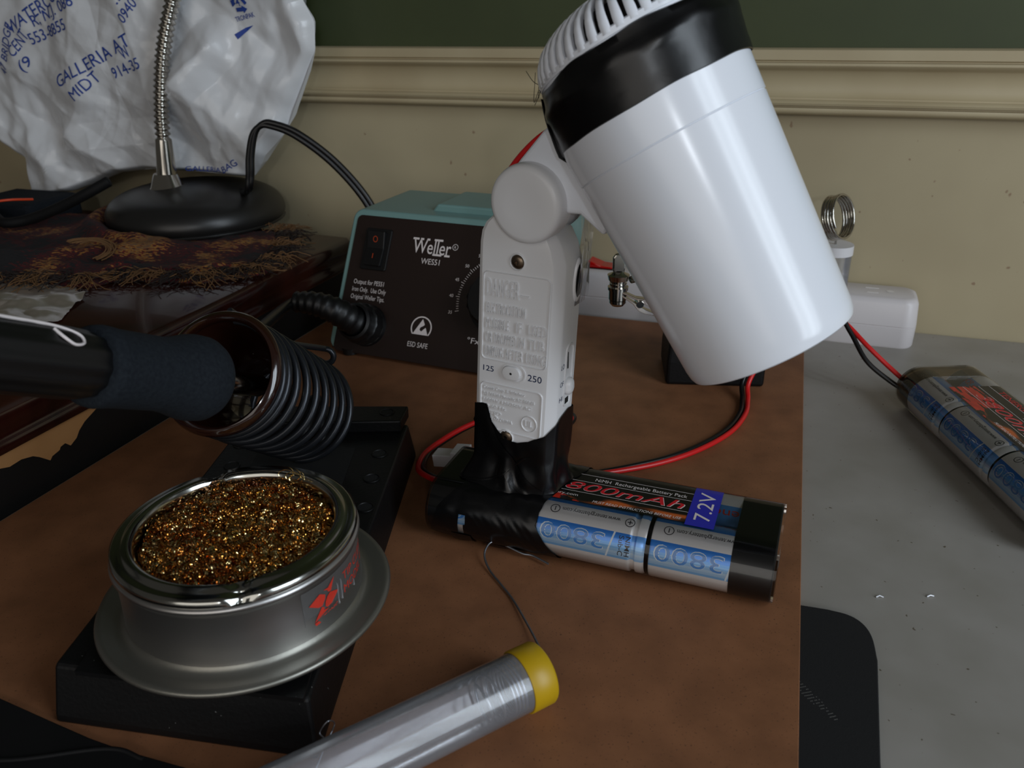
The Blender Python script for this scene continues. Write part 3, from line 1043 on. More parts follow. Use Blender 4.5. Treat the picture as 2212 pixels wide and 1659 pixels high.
pf = [(-118.6, Rb(-118.6) + .2), (-118.8, Rb(-119) + .55), (-121, Rb(-121) + .6), (-123, Rb(-123) + .6), (-125, Rb(-125) + .7), (-127, 32.5), (-128.5, 32.7), (-130, 32.8), (-131.5, 32.7), (-133, 32.5), (-135, 32.3), (-137.0, 32.2), (-137.4, 31.6)]
mb.lathe(pf, O3 + BU * .35, BA, BU, 160, fn=bandf)
tb = obj('head_tape', head(mb), M_tape, dry, smooth=50, label='black vinyl tape')
# loose tape flap on the left side of the head
er = (-BU * .97 - HY * .25).normalized()
mb = MB()
mb.grid(8, 8, lambda u, v: O3 + BA * (-137 + 24 * u) + er * (31.9 + 1.4 * math.sin(u * PI) + .7 * noise.noise(V((u * 3, v * 3, 0))) - (u > .8) * 1.5) + er.cross(BA) * (v - .5) * 12 * (1 - .5 * u))
obj('tape_flap', head(mb), M_tape, tb, smooth=60, solid=.25)
mb = MB()
for k in range(9):
    r2 = random.Random(k)
    p0 = O3 + BA * (-138 - r2.random() * 3) + er * 31.5 + HY * (r2.random() * 8 - 5)
    if k == 0:
        q = [p0, p0 + V((-4, -1, 1.5)), p0 + V((-7, -2, 4.5))]
    else:
        q = [p0] + [p0 + V((r2.uniform(-1.2, .8), r2.uniform(-2, 2), r2.uniform(-2, 4))) * (j + 1) * .5 for j in range(4)]
    mb.tube(spline(q, 5), .11, 5)
obj('dust_hairs', head(mb), M_blackwire, dry, smooth=0, kind='stuff')
# red wire arching behind the neck
mb = MB()
mb.tube(spline([B(22, 7.5, 165), B(13.5, 6.5, 160.5), B(5.5, 5.5, 155.6), B(-3.2, 5.5, 147.2), B(-9.6, 5.5, 137.6), B(-11.6, 5.5, 129.5), B(-8, 8.6, 118), B(-4, 12.6, 96), B(-3, 13, 70), B(-4, 13, 40)], 8), 1.35, 12)
obj('red_wire', mb, M_red, dry, smooth=60)
mb = MB()
mb.tube(spline([B(-13.4, 8.5, 136), B(-14.6, 9.5, 130.5), B(-11, 10, 120), B(-8, 13, 96), B(-6, 14, 70), B(-7, 14, 40)], 8), 1.2, 12)
obj('black_wire', mb, M_blackwire, dry, smooth=60)

# ---- black tape binding the handle to the pack
pk = lambda s, q, r: caps1(s, q, r)


def topz(th):
    """upper edge of the sleeve round the handle"""
    pts = [(-PI, 50), (-2.75, 56), (-2.5, 58), (-2.40, 58), (-2.28, 51), (-2.05, 47.3), (-1.6, 44.6), (-1.25, 44.5), (-.9, 46.0), (-.55, 50), (-.2, 55.5), (.2, 57), (1.5, 52), (2.6, 50), (PI, 50)]
    for (a, x), (b, y) in zip(pts, pts[1:]):
        if a <= th <= b:
            return x + (y - x) * (th - a) / (b - a)
    return 50


def secpt(th, k, add):
    """point on the handle outline in direction th"""
    c, s = math.cos(th), math.sin(th)
    best = 1e9
    m = len(sec)
    for i in range(m):
        (x0, y0), (x1, y1) = sec[i], sec[(i + 1) % m]
        den = c * (y1 - y0) - s * (x1 - x0)
        if abs(den) < 1e-9:
            continue
        t = (x0 * (y1 - y0) - y0 * (x1 - x0)) / den
        q = (x0 * s - y0 * c) / den
        if t > 0 and -1e-6 <= q <= 1 + 1e-6:
            best = min(best, t)
    return (best + add) * c * k, (best + add) * s * k


mb = MB()
NT = 180
CP = L1 + A1 * 31 + N1 * 11.6


def footpt(th):
    """where the membrane meets the pack, in pack coordinates"""
    x, y = secpt(th, 1, 0)
    w = HC + HX * x + HY * y
    d = V((w.x - HC.x, w.y - HC.y, 0)).normalized()
    p = V((w.x, w.y, 0)) + d * (6.5 - 4.6 * max(0, math.cos(th + .25)) + 1.8 * noise.noise(V((math.cos(th) * 2, math.sin(th) * 2, 3))))
    q = p - V((L1.x, L1.y, 0))
    s, c = q.dot(A1), q.dot(N1)
    c = max(-12.3, min(35.5, c))
    s = max(.5, s)
    if c < 0:
        z = L1.z + math.sqrt(max(0, 12.6 ** 2 - c * c))
    elif c > 23.2:
        z = L1.z + math.sqrt(max(0, 12.6 ** 2 - (c - 23.2) ** 2))
    else:
        z = L1.z + 12.6
    return V((L1.x, L1.y, 0)) + A1 * s + N1 * c + Zv * (z - .3)


NL = 22


def memb(th, u, lift=0.):
    """the stretched membrane: u = 0 at its upper edge on the handle, u = 1 on the pack"""
    zt_ = topz((th + PI) % (2 * PI) - PI)
    x, y = secpt(th, 1, .8 + lift)
    wr = noise.noise(V((math.cos(th) * 3, math.sin(th) * 3, u * 3 + 7)))
    if u < .45:
        z = zt_ + (38 - zt_) * (u / .45)
        return H(x * (1 + .02 * wr * (u > 0)), y * (1 + .03 * wr * (u > 0)), z)
    w = (u - .45) / .55
    a = H(x, y, 38)
    b = footpt(th)
    p = a.lerp(b, w ** 1.5)
    p.z = a.z + (b.z - a.z) * (1 - (1 - w) ** 1.35) + lift * w
    d = V((a.x - HC.x, a.y - HC.y, 0)).normalized()
    fold = math.sin(th * 7 + 3 * noise.noise(V((th, w, 0)))) * math.sin(w * PI) * 1.1
    return p + d * (fold + 1.0 * wr * math.sin(w * PI))


vs = [memb(-PI + 2 * PI * k / NT, i / NL) for i in range(NL + 1) for k in range(NT)]
fs = [(i * NT + k, i * NT + (k + 1) % NT, (i + 1) * NT + (k + 1) % NT, (i + 1) * NT + k) for i in range(NL) for k in range(NT)]
mb.add(vs, fs)


def rightedge(q):
    """right limit of the wrap for stadium parameter q (0 bottom front .. .27 top front .. .5 top rear)"""
    pts = [(0, 56), (.1, 54), (.2, 46), (.28, 47.5), (.34, 50), (.40, 51), (.46, 54), (.5, 56), (.6, 57), (1, 56)]
    for (a, x), (b, y) in zip(pts, pts[1:]):
        if a <= q <= b:
            return x + (y - x) * (q - a) / (b - a)
    return 50


def leftedge(q):
    pts = [(0, 5), (.1, 1.2), (.2, 5), (.28, 12), (.45, 15), (.6, 10), (1, 6)]
    for (a, x), (b, y) in zip(pts, pts[1:]):
        if a <= q <= b:
            return x + (y - x) * (q - a) / (b - a)
    return 5


def saddle(u, v, lift=.35):
    q = v
    s = leftedge(q) + (rightedge(q) - leftedge(q)) * u
    s += 0 if 0 < u < 1 else .5 * noise.noise(V((q * 40, u, 0)))
    edge = min(u, 1 - u) * 12
    h = lift + max(0, min(1, edge)) * (.55 * abs(noise.noise(V((s * .12, q * 18, 2)))) + .3 * abs(noise.noise(V((s * .3 + q * 30, q * 6, 5)))))
    return caps1(s, q, 11.95 + h)


# the wrap leaves a narrow gap at the front left where the cell shows
mb.grid(60, 150, saddle, skip=lambda u, v: .235 < u < .275 + .03 * (v - .1) * 10 and .085 < v < .185)
# loose lower flap and curl at the left front
mb.grid(10, 10, lambda u, v: caps1(10 + 9 * u, .03 + .08 * v, 12.7 + (1 - v) * (1.0 + .5 * math.sin(u * 5))))
mb.grid(10, 8, lambda u, v: caps1(24 + 17 * u, .012 + .07 * v, 12.8 + (1 - v) * (1.4 + .6 * math.sin(u * 7))))
# crossing strips of tape lying on the membrane
for t0, t1, u0, u1, hw in ((-2.5, -.75, .08, .98, .34), (-.95, -2.55, .42, 1.0, .26)):
    mb.grid(30, 8, lambda a_, b_: memb(t0 + (t1 - t0) * a_ + (b_ - .5) * hw, max(.0, min(1., u0 + (u1 - u0) * a_ + (.5 - b_) * hw * .55)), .35 + .12 * math.sin(b_ * PI)))
tp = obj('binding_tape', mb, M_tape, dry, smooth=60, label='black vinyl tape wound over handle foot and battery')

# ------------------------------------------------------------------ soldering station
SB = V((-114.3, 483.3, 3))
sX = V((math.cos(R_(-23.5)), math.sin(R_(-23.5)), 0)); sB = V((-sX.y, sX.x, 0))
sU = (sB * .489 + Zv * .873).normalized()
sN = sX.cross(sU)                                   # out of the panel, towards the room
st = thing('soldering_station', 'pale teal soldering station with a sloped dark brown front panel', 'soldering station', SB + sX * 75 + sB * 35 - Zv * 3)
mb = MB()
mb.prism(rrect(0, 0, 133, 89, 6, 6), SB, sX, sU, sB * 62)
obj('case', mb, M_teal, st, smooth=30, bevel=.8)
mb = MB()
mb.prism([(45, -4), (52, 4.2), (118, 4.2), (124, -4)], SB + sU * 89 + sB * 12, sX, Zv, sB * 40)
obj('iron_tray', mb, M_teal, st, smooth=0, bevel=1.2)
mb = MB()
mb.prism(rrect(3.4, -.9, 129.6, 85.4, 3.4, 5), SB + sN * .05, sX, sU, sN * .45)
pn = obj('front_panel', mb, M_panel, st, smooth=0, bevel=.3)
mb = MB()
for a, b in ((14, 3), (120, 3), (14, 56), (120, 56)):
    mb.lathe([(0, 5), (-3.5, 5), (-3.5, .01)], SB + sX * a + sB * b + Zv * 1, Zv, sX, 20)
mb.box(SB + sX * 66.5 + sB * 31 + Zv * .6, sX * 65, sB * 29, Zv * 1.0)
obj('feet', mb, M_black, st, smooth=40)
pm = lambda x0, t0, l=.62: (lambda x, y, z=0: SB + sX * (x0 + x) + sU * (t0 + y) + sN * (l + z))
mb = MB()
# logotype: heavy slab letters
put(mb, letters('Weller', 8.6, width=25.5, bold=.035), pm(46.2, 65.4))
f = pm(46.2, 65.4)
for x0, x1, y in ((-.9, 3.2, 8.9), (4.2, 6.4, 8.9), (8.6, 10.6, 8.9), (13.6, 16.8, 9.0), (16.6, 19.4, 9.0), (13.8, 17, .0), (17.0, 19.8, .0), (21.8, 25.4, .0)):
    mb.add([f(x0, y - .9), f(x1, y - .9), f(x1, y + .3), f(x0, y + .3)], [(0, 1, 2, 3)])
put(mb, letters('R', 1.5, align='C'), pm(74.3, 70.2))
for k in range(24):
    a, b = 2 * PI * k / 24, 2 * PI * (k + 1) / 24
    f = lambda a, r: SB + sX * (74.3 + math.cos(a) * r) + sU * (71 + math.sin(a) * r) + sN * .62
    mb.add([f(a, 1.9), f(b, 1.9), f(b, 1.6), f(a, 1.6)], [(0, 1, 2, 3)])
put(mb, letters('WES51', 3.5, width=12.6), pm(53.2, 59.0))
for i, (tx_, w_) in enumerate((('Output for PES51', 21.5), ('Iron Only.  Use Only', 24), ('Original Weller Tips.', 24))):
    put(mb, letters(tx_, 2.9, width=w_, bold=.006), pm(9.4 - i * .1, 42.0 - i * 4.7))
put(mb, letters('ESD SAFE', 3.1, width=13.6), pm(54.6, 8.4))
ec = (61.8, 20.4)
for k in range(40):
    a, b = R_(-38 + 256 * k / 40), R_(-38 + 256 * (k + 1) / 40)
    f = lambda a, r: SB + sX * (ec[0] + math.cos(a) * r) + sU * (ec[1] + math.sin(a) * r) + sN * .62
    mb.add([f(a, 7.0), f(b, 7.0), f(b, 6.2), f(a, 6.2)], [(0, 1, 2, 3)])
g = lambda pts: [SB + sX * (ec[0] + x) + sU * (ec[1] + y) + sN * .62 for x, y in pts]
mb.add(g([(-5.2, -4.2), (5.0, -4.2), (3.0, .4), (1.6, -.8), (.4, -2.2), (-1.0, -1.2), (-.6, 0.2), (1.4, 1.4), (2.0, 2.2), (.2, 5.4)]), [tuple(range(10))])
put(mb, letters('\u00b0Fx100', 3.4, width=17), pm(93.0, 15.6))
kc = (109.5, 41)
for k, a in enumerate(range(196, 84, -3)):
    L_ = 2.4 if k % 6 == 0 else 1.5
    ca_, sa_ = math.cos(R_(a)), math.sin(R_(a))
    p = lambda r, d: SB + sX * (kc[0] + ca_ * r - sa_ * d) + sU * (kc[1] + sa_ * r + ca_ * d) + sN * .62
    mb.add([p(26.5, -.16), p(26.5 + L_, -.16), p(26.5 + L_, .16), p(26.5, .16)], [(0, 1, 2, 3)])
for k, tx_ in enumerate(('35', '40', '45', '50', '55', '60')):
    a = R_(196 - 18 * k)
    put(mb, letters(tx_, 1.9, align='C'), pm(kc[0] + math.cos(a) * 32, kc[1] + math.sin(a) * 32 - .9))
obj('panel_lettering', mb, M_ink, pn, smooth=0)
mb = MB()
mb.lathe([(.4, 19.5), (2.5, 19.2), (3, 16.6), (14, 15.4), (15.2, 14.2), (15.2, .01)], SB + sX * kc[0] + sU * kc[1], sN, sX, 48, fn=lambda i, a, t, r: (t, r + (.5 * math.cos(a * 16) if 2 <= i <= 3 else 0)))
obj('temperature_knob', mb, M_black, st, smooth=40)
mb = MB()
mb.prism(rrect(12.2, 51.5, 30.4, 77.5, 1, 2), SB + sN * .4, sX, sU, sN * 1.4)
sw = obj('power_switch', mb, M_black, st, smooth=0, bevel=.5)
mb = MB()
mb.prism([(-10.6, 0), (10.6, 0), (10.6, 3.4), (.5, 1.0), (-10.6, 2.2)], SB + sN * 1.7 + sX * 15.2 + sU * 64.5, sU, sN, sX * 12)
obj('rocker', mb, M_black, sw, smooth=0, bevel=.4)
mb = MB()
f = lambda x, y: SB + sX * (21.2 + x) + sU * (70.2 + y) + sN * (1.7 + 1.0 + (70.2 + y - 65) * .24 + .25)
for k in range(20):
    a, b = 2 * PI * k / 20, 2 * PI * (k + 1) / 20
    mb.add([f(math.cos(a) * 1.7, math.sin(a) * 1.9), f(math.cos(b) * 1.7, math.sin(b) * 1.9), f(math.cos(b) * 1.2, math.sin(b) * 1.4), f(math.cos(a) * 1.2, math.sin(a) * 1.4)], [(0, 1, 2, 3)])
f2 = lambda x, y: SB + sX * (21.2 + x) + sU * (59.8 + y) + sN * (1.7 + 1.9 + .0 + .3)
mb.add([f2(-.3, -1.5), f2(.3, -1.5), f2(.3, 1.5), f2(-.3, 1.5)], [(0, 1, 2, 3)])
obj('switch_marks', mb, mat('dim_orange_ink', (170, 60, 20), .5), sw, smooth=0)
# socket ring
mb = MB()
mb.lathe([(.4, 13), (3, 12.6), (3.4, 11)], SB + sX * 25 + sU * 17, sN, sX, 40)
obj('socket', mb, M_black, st, smooth=40)

# ------------------------------------------------------------------ soldering iron resting in the spring holder
RC_ = V((-102.6, 268.2, 81.2))
RD = V((12.4, 53.6, -41.4)).normalized()
PE = V((-99.2, 244.5, 89.6)); PL = V((-114.4, 207.0, 110.9))
ID = (PE - PL).normalized()
iron = thing('soldering_iron', 'dark grey foam-gripped soldering iron pushed into the spring holder', 'soldering iron', PE)
mb = MB()
L_ = (PE - PL).length
fp = [(0, .01), (0, 10), (.8, 11.2), (3, 11.6), (8, 11.2), (16, 11.2), (26, 11.2), (31, 12.0), (36, 13.3), (39, 13.7), (43, 13.6), (45.5, 12.6), (46.8, 11.0), (47.2, 8), (47.2, .01)]
mb.lathe(fp, PL, ID, Zv, 64)
obj('foam_grip', mb, M_blackmatte, iron, smooth=60)
mb = MB()
mb.lathe([(-120, .01), (-120, 8.8), (-40, 8.9), (-8, 9.4), (-3, 9.2), (1, 8.6)], PL, ID, Zv, 64, fn=lambda i, a, t, r: (t, r + .25 * math.cos(a * 12)))
hd = obj('handle', mb, M_black, iron, smooth=50)
hu = ID.cross(V((0, 0, 1))).normalized(); hv = hu.cross(ID).normalized()


def onh(s, a, r=9.5):
    return PL + ID * s + (hv * math.cos(a) + (-hu) * math.sin(a)) * r * (1 if True else 0)


sg = 1 if (hu.dot(V((0, -1, 0))) > 0) else -1
onh = lambda s, a, r=9.65: PL + ID * s + (hv * math.cos(a) + hu * sg * math.sin(a)) * r
mb = MB()
mb.tube(spline([onh(-70, .15), onh(-40, .2), onh(-22, .22), onh(-14, .34), onh(-9.5, .62), onh(-9.5, .9), onh(-12.5, .98), onh(-15, .8), onh(-16.5, .5)], 8), .42, 6)
obj('white_mark', mb, M_ink, hd, smooth=60)
mb = MB()
mb.lathe([(46, 5.5), (50, 5.5), (51, 4.2), (74, 4.0), (76, 3), (92, 2.4), (96, .4)], PL, ID, Zv, 32)
obj('heater_barrel', mb, M_chrome, iron, smooth=40)
# cable from the station plug
mb = MB()
SP = SB + sX * 25 + sU * 17
q0 = SP + sN * 3
pathp = spline([q0, q0 + sN * 12 - sX * 1, q0 + sN * 22 - sX * 7 + Zv * 4, q0 + sN * 27 - sX * 18 + Zv * 6, q0 + sN * 30 - sX * 30 + Zv * 5], 10)
mb.lathe([(0, 12.2), (1, 12.6), (7.5, 12.4), (8.5, 11.4), (14, 11), (15, 9.5)], SP + sN * 3, sN, sX, 40, fn=lambda i, a, t, r: (t, r + (.3 * math.cos(a * 14) if i < 4 else 0)))
obj('plug', mb, M_black, iron, smooth=40)
mb = MB()
m = len(pathp)
mb.tube([p for p in pathp[6:]], lambda t: 9.2 - 3.4 * t + .55 * math.sin(t * 60), 24)
obj('strain_relief', mb, M_black, iron, smooth=60)
mb = MB()
e_ = pathp[-1]
mb.tube(spline([e_, e_ + V((-3, -14, 1)), V((-125.7, 362, 55)), V((-134.7, 330, 58)), V((-140.5, 300, 70)), V((-148, 270, 82)), V((-157, 245, 95)), V((-172, 222, 104)), V((-200, 195, 100)), V((-235, 165, 60)), V((-255, 140, 3.2))], 8), 3.0, 14)
obj('cable', mb, M_blackwire, iron, smooth=60)

# ------------------------------------------------------------------ iron stand
sd = thing('iron_stand', 'black cast metal soldering stand with a wire spring holder', 'soldering iron stand', (-90, 265, 0))
FL, FR, BR, BL = V((-141, 189, 0)), V((-57.5, 173.5, 0)), V((-46.5, 349, 0)), V((-128, 356, 0))


def quad(a, z, sh=0):
    c = (FL + FR + BR + BL) / 4
    return [V((p.x, p.y, z)) + (V((c.x - p.x, c.y - p.y, 0)).normalized() * sh) for p in a]


mb = MB()
lv = [(0, 0), (3, .2), (18.5, 4.0), (20, 5.0)]
vs = []
for z, sh in lv:
    vs += quad((FL, FR, BR, BL), z, sh)
fs = [(i * 4 + k, i * 4 + (k + 1) % 4, (i + 1) * 4 + (k + 1) % 4, (i + 1) * 4 + k) for i in range(3) for k in range(4)] + [(0, 3, 2, 1), (12, 13, 14, 15)]
mb.add(vs, fs)
bs = obj('base', mb, M_castblack, sd, smooth=0, bevel=1.0)
mb = MB()
mb.prism([(-125, 337), (-51, 337), (-49, 352.5), (-125, 355)], (0, 0, 19.8), (1, 0, 0), (0, 1, 0), (0, 0, 6))
obj('rear_ledge', mb, M_castblack, sd, smooth=0, bevel=.8)
mb = MB()
mb.prism([(-130, 188), (-60, 176), (-60, 262), (-126, 262)], (0, 0, 19.8), (1, 0, 0), (0, 1, 0), (0, 0, 1.6))
mb.lathe([(0, 38), (2.2, 38.5), (2.4, .01)], (-87.3, 219.8, 21), Zv, (1, 0, 0), 48)
obj('can_seat', mb, M_castblack, sd, smooth=30)
for x, y, z in ((-58.2, 317.4, 20), (-58.6, 296.9, 20), (-57.9, 275.1, 20), (-121.5, 327.6, 20), (-120.0, 308.9, 20), (-58.2, 346.0, 25.8)):
    mb = MB()
    mb.lathe([(-.1, 3.6), (.35, 3.5), (.4, 3.0), (-.05, 2.7)], (x, y, z), Zv, (1, 0, 0), 28)
    rg = obj('hole_rim', mb, M_castblack, sd, smooth=50)
    mb = MB()
    disc(mb, (x, y, z + .1), Zv, 2.8, 24)
    obj('hole', mb, M_dkhole, rg, smooth=0)
mb = MB()
mb.add([V(p) for p in ((-112, 286, 20.1), (-70, 286, 20.1), (-69.5, 323, 20.1), (-112, 325, 20.1))], [(0, 1, 2, 3)])
obj('recess', mb, M_dkhole, sd, smooth=0)
mb = MB()
FW = (FR - FL).normalized()
FNn = V((FW.y, -FW.x, 0))
gf = lambda s, z: FL + FW * s + Zv * z + FNn * (-.6 - z * .24) * 1.0
for s, z, w_ in ((22, 9, 2.2), (45, 10.5, 2.8), (68, 9.5, 3.2)):
    mb.tube([gf(s + math.cos(a * PI / 10) * w_, z + math.sin(a * PI / 10) * w_) + FNn * .35 for a in range(20)], .22, 5, closed=True)
put(mb, letters('WELLER', 3.4, width=14, ext=.4), lambda x, y, z: gf(26 + x, 8 + y) + FNn * (.3 + z))
obj('cast_marks', mb, M_castblack, bs, smooth=0)
# bracket
mb = MB()
ax_ = RC_ + RD * 34
mb.tube(spline([V((-86, 330, 20)), V((-86, 332, 30)), V((-87, 330, 40)), RC_ + RD * 62 + V((0, 0, -17))], 6), 3, 12)
mb.tube(spline([V((-104, 326, 20)), V((-106, 318, 34)), RC_ + RD * 30 - RD.cross(V((1, 0, 0))).normalized() * 0 + V((-18, 0, -14))], 6), 3, 12)
obj('bracket', mb, M_castblack, sd, smooth=50)
RU = (Zv - RD * Zv.dot(RD)).normalized()
mb = MB()
mb.lathe([(-2.2, 20.6), (-1.4, 22.2), (0, 22.9), (1.6, 22.6), (2.6, 21.2), (2.6, 19.6), (1.0, 19.2), (-1.0, 19.4), (-2.2, 20.6)], RC_, RD, RU, 80)
obj('mouth_ring', mb, M_ring, sd, smooth=60)
mb = MB()
mb.lathe([(0, 20.2), (4, 19.0), (12, 16.8), (26, 12.5), (40, 9.5)], RC_, RD, RU, 64)
mb.lathe([(0, 20.6), (4, 19.5), (12, 17.3), (26, 13.0), (40, 10.0)], RC_, RD, RU, 64)
obj('funnel', mb, M_ring, sd, smooth=60)
mb = MB()
turns = 9.5
N_ = int(turns * 48)
RW = RD.cross(RU)
hp = []
for i in range(N_ + 1):
    a = 2 * PI * i / 48
    t = i / N_
    s = 3 + (8 * t / .28 if t < .28 else 8 + (t - .28) / .72 * 60)
    r = 20.2 + min(1, t * 3) * 1.3
    hp.append(RC_ + RD * s + (RU * math.cos(a) + RW * math.sin(a)) * r)
mb.tube(hp, 1.55, 10)
obj('spring', mb, M_wire, sd, smooth=60)
# cord guide rods
mb = MB()
g0 = V((-101, 283, 99)); g1 = V((-91, 302, 80)); g2 = V((-79.5, 329, 65))
mb.tube(spline([g0, g1, g2], 6), 1.3, 10)
hk = [g2 + V((3.4 * math.sin(a), 0, 3.4 * math.cos(a) - 3.4)) for a in [k * PI / 8 for k in range(11)]]
mb.tube(hk, 1.3, 10)
obj('cord_guide', mb, M_wire, sd, smooth=60)
# dark pen-like tool lying behind
t = thing('scribing_tool', 'thin black pen-like tool with a fine metal needle behind the spring holder', 'tool', (-140, 500, 0))
p0, p1_ = V((-133, 545, 21)), V((-148, 504, 21))
dr = (p1_ - p0).normalized()
mb = MB()
mb.lathe([(-8, .6), (0, 2.0), (8, 3.4), (30, 3.6), (42, 3.2), (46, 1.6)], p0, dr, Zv, 20)
obj('barrel', mb, M_black, t, smooth=50)
mb = MB()
mb.tube([p0 + dr * 45, p0 + dr * 64], .5, 8)
obj('needle', mb, M_chrome, t, smooth=50)
t.location = V((-140, 500, 0)) * S

# ------------------------------------------------------------------ tip cleaner
CC = V((-87.3, 219.8, 23.4))
cn = thing('tip_cleaner', 'round aluminium tin full of golden brass shavings on the stand', 'tip cleaner', CC)
mb = MB()
prof = [(0, 30), (0, 44.6), (.5, 45.8), (1.3, 46.2), (2.2, 45.7), (2.3, 44), (1.6, 41), (1.7, 38.8), (2.5, 37.6), (3.6, 37.1)]
mb.lathe(prof, CC, Zv, (1, 0, 0), 128)
obj('flange', mb, M_alu2, cn, smooth=60)
mb = MB()
prof = [(3.4, 37.1), (6, 36.9), (13, 36.7), (20.5, 36.6), (22, 37.1), (22.8, 37.9), (23.8, 37.7), (24.2, 37.0)]
mb.lathe(prof, CC, Zv, (1, 0, 0), 128)
can = obj('body', mb, M_alu, cn, smooth=60)


def notch(i, a, t, r):
    for a0 in (R_(-72), R_(118)):
        d = (a - a0 + PI) % (2 * PI) - PI
        g_ = math.exp(-(d / .085) ** 2)
        if 1 <= i <= 7:
            t -= g_ * (1.3 if i < 5 else 1.6)
            r -= g_ * (1.6 if i < 5 else .3)
    return t, r


mb = MB()
prof = [(24.2, 37.0), (25.2, 37.4), (26.6, 37.1), (27.2, 36.0), (26.9, 34.8), (27.4, 33.6), (28.2, 32.6), (28.1, 31.2), (27.2, 30.3), (25.6, 30.0), (22.6, 30.0)]
mb.lathe(prof, CC, Zv, (1, 0, 0), 160, fn=notch)
obj('rolled_rim', mb, mat('polished_rim_aluminium', (168, 168, 162), .16, metal=1), cn, smooth=60)
mb = MB()
rnd = random.Random(11)


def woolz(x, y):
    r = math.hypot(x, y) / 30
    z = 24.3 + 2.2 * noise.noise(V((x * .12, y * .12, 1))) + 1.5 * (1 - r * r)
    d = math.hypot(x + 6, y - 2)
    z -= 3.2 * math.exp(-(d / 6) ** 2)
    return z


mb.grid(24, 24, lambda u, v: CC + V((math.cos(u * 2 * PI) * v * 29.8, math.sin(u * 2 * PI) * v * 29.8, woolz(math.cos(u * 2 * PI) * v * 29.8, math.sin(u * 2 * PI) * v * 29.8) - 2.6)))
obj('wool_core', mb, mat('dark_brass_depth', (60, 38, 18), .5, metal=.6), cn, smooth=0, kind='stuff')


def curls(cnt, seed, m_, nm):
    rnd = random.Random(seed)
    mb = MB()
    for i in range(cnt):
        a = rnd.random() * 2 * PI
        rr = math.sqrt(rnd.random()) * 28.6
        x, y = math.cos(a) * rr, math.sin(a) * rr
        c = CC + V((x, y, woolz(x, y) - rnd.random() * 2.2))
        ax = V((rnd.gauss(0, 1), rnd.gauss(0, 1), rnd.gauss(0, .5))).normalized()
        u = ax.orthogonal().normalized()
        w_ = ax.cross(u)
        R0 = rnd.uniform(.7, 1.7)
        tr = rnd.uniform(1.0, 2.6)
        pitch = rnd.uniform(.5, 1.2)
        ph = rnd.random() * 6
        st_ = int(9 * tr)
        P_ = []
        for k in range(st_ + 1):
            b = 2 * PI * k / 9 + ph
            P_.append(c + (u * math.cos(b) + w_ * math.sin(b)) * R0 + ax * (k / 9 - tr / 2) * pitch)
        # flat ribbon
        wd_ = rnd.uniform(.1, .24)
        o = len(mb.v)
        for k, p in enumerate(P_):
            e = (p - c).normalized()
            q = ax * wd_ + e * rnd.uniform(-.05, .05)
            mb.v += [p - q, p + q]
        for k in range(st_):
            mb.f.append([o + 2 * k, o + 2 * k + 1, o + 2 * k + 3, o + 2 * k + 2])
            mb.c.append(None)
    obj(nm, mb, m_, cn, smooth=60, kind='stuff')


curls(3000, 5, M_brass, 'brass_wool')
curls(1700, 6, M_brass2, 'brass_wool')
mb = MB()
for (a, h) in ((R_(64), 2.5), (R_(70), 3.2), (R_(61), 1.6)):
    c = CC + V((math.cos(a) * 28, math.sin(a) * 28, 27.5 + h * .4))
    mb.tube([c + V((math.cos(b) * 2.6, .6 * math.sin(b), math.sin(b) * 1.7 + b * .2)) for b in [k * .35 for k in range(22)]], .16, 5)
obj('stray_curl', mb, M_brass2, cn, smooth=50)


# printed sticker on the tin
def cy(az, z, l=.08):
    r = 36.72 + l
    return CC + V((math.cos(az) * r, math.sin(az) * r, z))


R0c = 36.7
lab0 = R_(-46.5)                                    # left edge of the sticker
cml = lambda x, y, z=0: cy(lab0 + x / R0c, 6.2 + y, .1 + z)
mb = MB()
mb.grid(40, 4, lambda u, v: cy(lab0 + u * 62 / R0c, 6.2 + v * 14.0, .05))
stk = obj('sticker', mb, clear('clear_sticker', (240, 240, 240), .25, .7, .12, (170, 170, 170)), can, smooth=60)
mb = MB()
mb.grid(1, 14, lambda u, v: cml(u * .14, v * 14.0))
mb.grid(40, 1, lambda u, v: cml(u * 60, 13.9 + v * .12))
obj('sticker_edge', mb, mat('grey_edge_line', (90, 90, 88), .5), stk, smooth=0)
mb = MB()
# hourglass star mark traced in sticker millimetres
k_ = 1.0
shapes = [
    [(2.0, 8.6), (6.2, 10.8), (8.2, 9.4), (8.0, 8.0), (6.6, 6.2), (5.2, 6.4)],
    [(7.6, 11.2), (9.6, 11.0), (12.6, 13.2), (10.6, 9.2), (9.4, 9.6), (9.2, 10.4)],
    [(8.9, 8.2), (10.2, 9.0), (14.0, 7.4), (10.4, 4.8), (8.4, 4.6), (7.8, 5.4), (8.0, 6.8)],
    [(3.2, 1.9), (6.4, 6.0), (7.4, 5.2), (7.0, 4.4), (9.2, 4.0)],
    [(3.2, 1.6), (3.6, .6), (5.4, .9), (4.6, 1.9)]]
for sh in shapes:
    mb.add([cml(x, y, .16) for x, y in sh], [tuple(range(len(sh)))])
put(mb, letters('XYTRONIC', 1.3, width=9.6, bold=.03), lambda x, y, z=0: cml(3.6 + x, .9 + y + x * .13))
put(mb, letters('TIP CLEANER', 3.0, width=26, fine=2.), lambda x, y, z=0: cml(17.0 + x, 8.2 + y))
put(mb, letters('MODEL 459', 3.0, width=22, fine=2.), lambda x, y, z=0: cml(17.0 + x, 3.6 + y))
obj('red_print', mb, M_inkred, stk, smooth=0)
mb = MB()
for x, y0, y1 in ((13.6, 2.2, 9.8), (15.4, 2.8, 10.0)):
    mb.tube([cml(x + .25 * noise.noise(V((x, y * .9, 1))), y, .1) for y in [y0 + (y1 - y0) * k / 10 for k in range(11)]], .32, 6)
